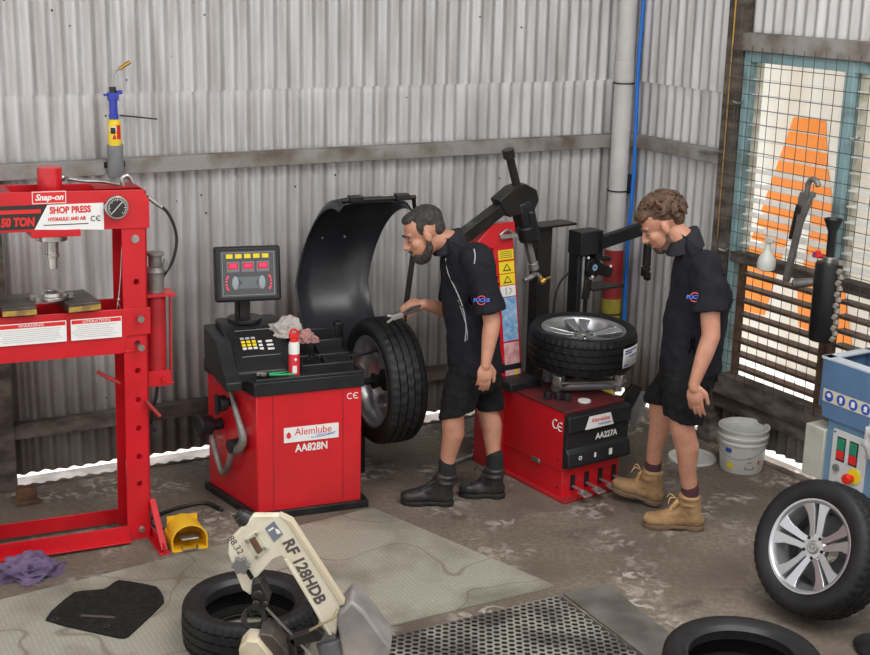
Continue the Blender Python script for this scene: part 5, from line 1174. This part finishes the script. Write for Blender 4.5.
def face_bits(parent, P_, o, col):
    for s in (-1, 1):
        e = part('eye', mat('eye_white', (.17, .12, .10), .5), parent, lambda b: ball(b, P_(.0765, s*.030, .000)-o, .0105, 12))
        part('iris', mat('eye_dark', (.03, .02, .015), .3), e, lambda b: ball(b, P_(.0835, s*.031, -.003)-o, .0055, 10))
        part('eyebrow', col, parent, lambda b: tube(b, [P_(.090, s*.012, .022)-o, P_(.091, s*.032, .028)-o, P_(.076, s*.052, .020)-o], .0045, 6))
face_bits(M1, P1, m1o, HR1)
# polo shirt
s_ = Blob(m1o)
fx = V((-.95, -.22, 0)).normalized(); lx = V((.22, -.95, 0)).normalized()
def ring(u, v, y, a, b_, tilt=0): return (at(u, v, y), (fx*math.cos(tilt)+V((0, 0, math.sin(tilt))))*a, lx*b_)
s_.loft([ring(475, 368, 6.73, .135, .185), ring(473, 345, 6.73, .135, .180), ring(471, 315, 6.73, .138, .185), ring(469, 290, 6.73, .140, .200, .15), ring(467, 268, 6.73, .132, .208, .25), ring(462, 253, 6.73, .110, .175, .35), ring(454, 243, 6.735, .078, .095, .40), ring(450, 238, 6.735, .070, .075, .40)])
s_.limb([(shL+V((0, .02, -.015)), .084), (shL.lerp(elL, .5), .076), (shL.lerp(elL, .84), .080)], flat=True); s_.limb([(shR, .080), (shR.lerp(elR, .5), .070), (shR.lerp(elR, .78), .072)], flat=True)
sh = s_.build('polo_shirt', BCLOTH, M1, .007, 4, wrinkle=.016, wscale=8)
c_ = Blob(m1o); c_.loft([(neck0+V((.006, 0, -.045)), fx*.090+V((0, 0, -.03)), lx*.092), (neck0+V((-.004, 0, .012)), fx*.074+V((0, 0, -.035)), lx*.076), (neck0+V((-.006, 0, .032)), fx*.066+V((0, 0, -.035)), lx*.068)]); c_.build('collar', mat('collar_cloth', (.014, .014, .019), .9, bump=.1, bscale=60), sh, .005, 2)
def drape(parent, name, m, pts, r, into, o):
    "thin piping laid over the cloth: points projected on to the shirt along 'into'"
    me = parent.data; from mathutils.bvhtree import BVHTree
    tr_ = BVHTree.FromPolygons([v.co for v in me.vertices], [p.vertices for p in me.polygons]); out = []
    for p in pts:
        q = p-o; hit = tr_.ray_cast(q-into*.6, into, 1.4)
        if hit[0] is not None: out.append(hit[0]-into*r*.4)
    if len(out) > 1: return part(name, m, parent, lambda b: tube(b, out, r, 6, 3))
    return None
def hitp(parent, p, into, o):
    from mathutils.bvhtree import BVHTree
    me = parent.data; tr_ = BVHTree.FromPolygons([v.co for v in me.vertices], [q.vertices for q in me.polygons]); h_ = tr_.ray_cast(p-o-into*.6, into, 1.4)
    return (h_[0], h_[1]) if h_[0] is not None else (p-o, -into)
into = V((0, 1, -.25)).normalized()
PIP = mat('piping_white', (.40, .40, .42), .7)
def pl_(pts, y): return [at(u, v, y) for u, v in pts]
drape(sh, 'shirt_piping', PIP, pl_([(446, 258), (448, 272), (455, 288), (462, 305), (466, 325), (465, 341)], 6.6), .0035, into, m1o)
drape(sh, 'shirt_piping', PIP, pl_([(458, 300), (463, 315), (467, 330), (467, 340)], 6.6), .002, into, m1o)
drape(sh, 'shoulder_piping', PIP, pl_([(474, 249), (475, 256), (474, 264)], 6.5), .003, into, m1o)
drape(sh, 'chest_print', WHT, pl_([(439, 281), (444, 285)], 6.7), .004, into, m1o)
lp, ln = hitp(sh, at(481.5, 300, 6.45), into, m1o)
logo(sh, lp+ln*.006, V((1, .12, 0)), V((0, 0, 1)), .031)
# shorts
q = Blob(m1o)
q.loft([ring(474, 355, 6.74, .130, .175), ring(475, 372, 6.74, .135, .175), ring(475, 384, 6.74, .13, .165)])
q.loft([(at(469, 372, 6.65), V((.105, 0, 0)), V((0, .095, 0))), (at(460, 395, 6.62), V((.100, 0, .02)), V((0, .092, 0))), (at(457, 413, 6.61), V((.098, 0, .03)), V((0, .09, 0)))])
q.loft([(at(484, 372, 6.83), V((.095, 0, 0)), V((0, .09, 0))), (at(487, 395, 6.81), V((.085, 0, 0)), V((0, .085, 0))), (at(489, 408, 6.80), V((.08, 0, 0)), V((0, .08, 0)))])
q.limb([(hpL, .10), (hpR, .10)])
q.build('shorts', SHORT, M1, .0075, 4, wrinkle=.014, wscale=11)
BB = mat('boot_black', (.014, .014, .015), .42, 0, (.035, .033, .032), 18)
SO = mat('sole_black', (.01, .01, .01), .7)
SKB = mat('sock_black', (.012, .012, .013), .9)
for a_, kn in ((anL, knL), (anR, knR)):
    g_ = Blob(m1o); g_.limb([(a_-V((0, 0, .05)), .048), (a_+V((0, 0, .035)), .046)]); g_.build('sock', SKB, M1, .006, 2)
boot(M1, onz(401, 503), onz(453, 505), anL-V((0, 0, .055)), BB, SO, base=m1o)
boot(M1, onz(459, 499)+V((0, .05, 0)), onz(505, 503)+V((0, .08, 0)), anR-V((0, 0, .055)), BB, SO, base=m1o)
# pliers in his hand
pl0 = at(411, 310, 6.74); t = thing('weight_pliers', 'wheel weight pliers with silver jaws held by the man over the tyre', 'pliers', pl0)
g0 = at(421, 308, 6.75)-pl0; g1 = at(401, 315, 6.72)-pl0; g2 = at(387, 320, 6.69)-pl0
part('handle', BLKI, t, lambda b: (tube(b, [g0+V((0, 0, .012)), V((0, 0, .010)), g1], .007, 8), tube(b, [g0-V((0, 0, .008)), V((0, 0, -.010)), g1], .007, 8)))
part('jaws', STL, t, lambda b: (beam(b, g1, g1.lerp(g2, .6), .014, .028), beam(b, g1.lerp(g2, .5)+V((0, 0, .006)), g2+V((0, 0, .022)), .012, .012), beam(b, g1.lerp(g2, .5), g2+V((0, 0, -.014)), .012, .012), cyl(b, g1+V((0, -.012, 0)), g1+V((0, .012, 0)), .014)), bevel=.002)

# ---------------------------------------------------------------- man at the tyre changer
m2o = V((1.25, 6.52, 0)); M2 = thing('person', 'curly-haired man in black polo, black shorts and tan boots stepping towards the tyre changer', 'person', m2o)
bl = Blob(m2o)
hc = at(661, 224, 6.52)
P2, H2, S2 = head(bl, hc, (-.80, -.05, -.55), (-.55, .05, .8), 1.05)
neck0 = at(684, 240, 6.50)
bl.limb([(P2(-.028, 0, -.045), .060), (neck0, .060)])
shL, shR = at(708, 262, 6.30), at(692, 262, 6.70)
elL, wrL = at(711, 336, 6.24), at(694, 384, 6.20)
elR, wrR = at(680, 325, 6.78), at(672, 362, 6.72)
bl.limb([(shL+V((0, .05, -.02)), .048), (shL.lerp(elL, .5), .050), (elL, .045), (elL.lerp(wrL, .35), .043), (wrL, .027)])
bl.limb([(shR+V((0, -.04, -.02)), .045), (elR, .043), (wrR, .027)])
hand(bl, wrL, (.12, -.05, -1), (-.45, -.9, 0), [.30, .28, .32, .36], 1.05, thumb=-1, spread=.05)
hand(bl, wrR, (-.3, 0, -1), (-.3, .9, 0), .4, 1.0, thumb=1)
bl.loft([(at(690, 372, 6.50), V((.11, 0, 0)), V((0, .14, 0))), (at(693, 325, 6.50), V((.10, .0, 0)), V((0, .13, 0))), (at(700, 285, 6.50), V((.09, 0, 0)), V((0, .13, 0))), (at(694, 258, 6.50), V((.055, 0, 0)), V((0, .08, 0)))])
hpL, knL, anL = at(688, 378, 6.40), at(682, 428, 6.36), at(690, 490, 6.40)
hpR, knR, anR = at(676, 378, 6.60), at(660, 404, 6.64), at(653, 466, 6.70)
bl.limb([(hpL, .09), (knL+V((0, 0, .04)), .066), (knL, .060), (knL.lerp(anL, .3)+V((.014, 0, 0)), .060), (knL.lerp(anL, .7), .044), (anL, .039), (anL-V((0, 0, .05)), .039)])
bl.limb([(hpR, .09), (knR+V((0, 0, .04)), .064), (knR, .058), (knR.lerp(anR, .3)+V((.014, 0, 0)), .058), (knR.lerp(anR, .7), .043), (anR, .038), (anR-V((0, 0, .05)), .038)])
bl.build('body', SKIN, M2, .0048, 3)
HR2 = mat('hair_brown', (.055, .028, .016), .7, 0, (.12, .065, .038), 35, bump=.5, bscale=90)
h = Blob(m2o); h.ell(P2(-.035, 0, .048), S2(.100, .084, .080), H2); h.ell(P2(-.070, 0, .0), S2(.05, .068, .055), H2); h.ell(P2(.045, 0, .080), S2(.05, .06, .035), H2)
rnd = random.Random(4); F2, L2_, U2 = H2.col[0], H2.col[1], H2.col[2]
for i in range(260):
    th = rnd.uniform(0, 2*PI); ph = math.acos(rnd.uniform(-.45, 1)); x, y, z = math.sin(ph)*math.cos(th), math.sin(ph)*math.sin(th), math.cos(ph)
    if x > .35 and z < .62: continue
    if z < .0 and x > -.25: continue
    p = P2(-.032+.105*x, .090*y, .042+.092*z); rr0 = rnd.uniform(.012, .021)
    n_ = (F2*x+L2_*y+U2*z); t1_ = n_.orthogonal().normalized(); t2_ = n_.cross(t1_); a0 = rnd.uniform(0, 6)
    pts = [(p+n_*(.006+.010*math.sin(k*1.1))+(t1_*math.cos(a0+k*1.2)+t2_*math.sin(a0+k*1.2))*rr0, .0060-.0005*k) for k in range(6)]
    h.limb(pts, 6)
h.build('hair', HR2, M2, .0042, 1, wrinkle=.0015, wscale=90)
h = Blob(m2o)
h.ell(P2(.052, 0, -.098), S2(.038, .036, .030), H2); h.ell(P2(.076, 0, -.084), S2(.018, .028, .016), H2)
for s in (-1, 1): h.limb([(P2(.006, s*.062, -.050), .009), (P2(.016, s*.056, -.080), .014), (P2(.045, s*.036, -.098), .018)])
h.limb([(P2(.090, .020, -.058), .005), (P2(.096, 0, -.050), .006), (P2(.090, -.020, -.058), .005)])
h.build('beard', mat('beard_brown', (.06, .035, .022), .85, 0, (.12, .075, .05), 50, bump=.6, bscale=140), M2, .0045, 3, wrinkle=.002, wscale=70)
face_bits(M2, P2, m2o, HR2)
s_ = Blob(m2o); fx = V((-.99, -.05, 0)).normalized(); lx = V((.05, -.99, 0)).normalized()
s_.loft([ring(690, 368, 6.50, .150, .185), ring(691, 345, 6.50, .150, .185), ring(696, 315, 6.50, .152, .190), ring(702, 292, 6.50, .158, .200, .2), ring(702, 270, 6.50, .148, .205, .4), ring(698, 254, 6.50, .120, .175, .5), ring(691, 243, 6.50, .085, .105, .6), ring(686, 236, 6.50, .072, .076, .6)])
s_.limb([(shL+V((-.005, .02, -.030)), .082), (shL.lerp(elL, .35), .080), (shL.lerp(elL, .66), .085)], flat=True); s_.limb([(shR, .080), (shR.lerp(elR, .65), .074)], flat=True)
sh = s_.build('polo_shirt', BCLOTH, M2, .007, 4, wrinkle=.016, wscale=8)
c_ = Blob(m2o); c_.loft([(neck0+V((.01, 0, -.05)), fx*.094+V((0, 0, -.03)), lx*.094), (neck0+V((-.004, 0, .008)), fx*.078+V((0, 0, -.045)), lx*.078), (neck0+V((-.008, 0, .028)), fx*.068+V((0, 0, -.045)), lx*.068)]); c_.build('collar', MATS['collar_cloth'], sh, .005, 2)
lp, ln = hitp(sh, at(697, 297, 6.22), into, m2o)
logo(sh, lp+ln*.008, V((1, -.12, .05)), V((0, 0, 1)), .031)
drape(sh, 'chest_print', WHT, pl_([(671, 276), (672, 282)], 6.5), .004, into, m2o)
drape(sh, 'sleeve_seam', mat('collar_cloth', (.014, .014, .019), .9), pl_([(696, 262), (693, 275), (694, 300)], 6.2), .0025, into, m2o)
q = Blob(m2o)
q.loft([ring(690, 355, 6.50, .145, .180), ring(688, 372, 6.50, .145, .180), ring(686, 386, 6.50, .135, .17)])
q.loft([(at(688, 375, 6.40), V((.11, 0, 0)), V((0, .10, 0))), (at(684, 400, 6.38), V((.102, 0, 0)), V((0, .095, 0))), (at(683, 420, 6.37), V((.098, 0, -.02)), V((0, .09, 0)))])
q.loft([(at(676, 375, 6.60), V((.10, 0, 0)), V((0, .09, 0))), (at(664, 390, 6.63), V((.088, 0, 0)), V((0, .085, 0))), (at(660, 401, 6.64), V((.084, 0, 0)), V((0, .08, 0)))])
q.limb([(hpL, .10), (hpR, .10)])
q.build('shorts', SHORT, M2, .0075, 4, wrinkle=.014, wscale=11)
TAN = mat('boot_tan', (.36, .22, .10), .8, 0, (.24, .14, .065), 16, bump=.3, bscale=60)
SO2 = mat('sole_brown', (.14, .09, .055), .8)
SKM = mat('sock_maroon', (.06, .018, .025), .9)
for a_ in (anL, anR):
    g_ = Blob(m2o); g_.limb([(a_-V((0, 0, .04)), .047), (a_+V((0, 0, .010)), .046)]); g_.build('sock', SKM, M2, .006, 2)
boot(M2, onz(643, 526), onz(703, 530), anL-V((0, 0, .05)), TAN, SO2, base=m2o)
boot(M2, onz(611, 498)+V((0, .0, .055)), onz(660, 507)+V((0, .0, .004)), anR-V((0, 0, .045)), TAN, SO2, base=m2o)
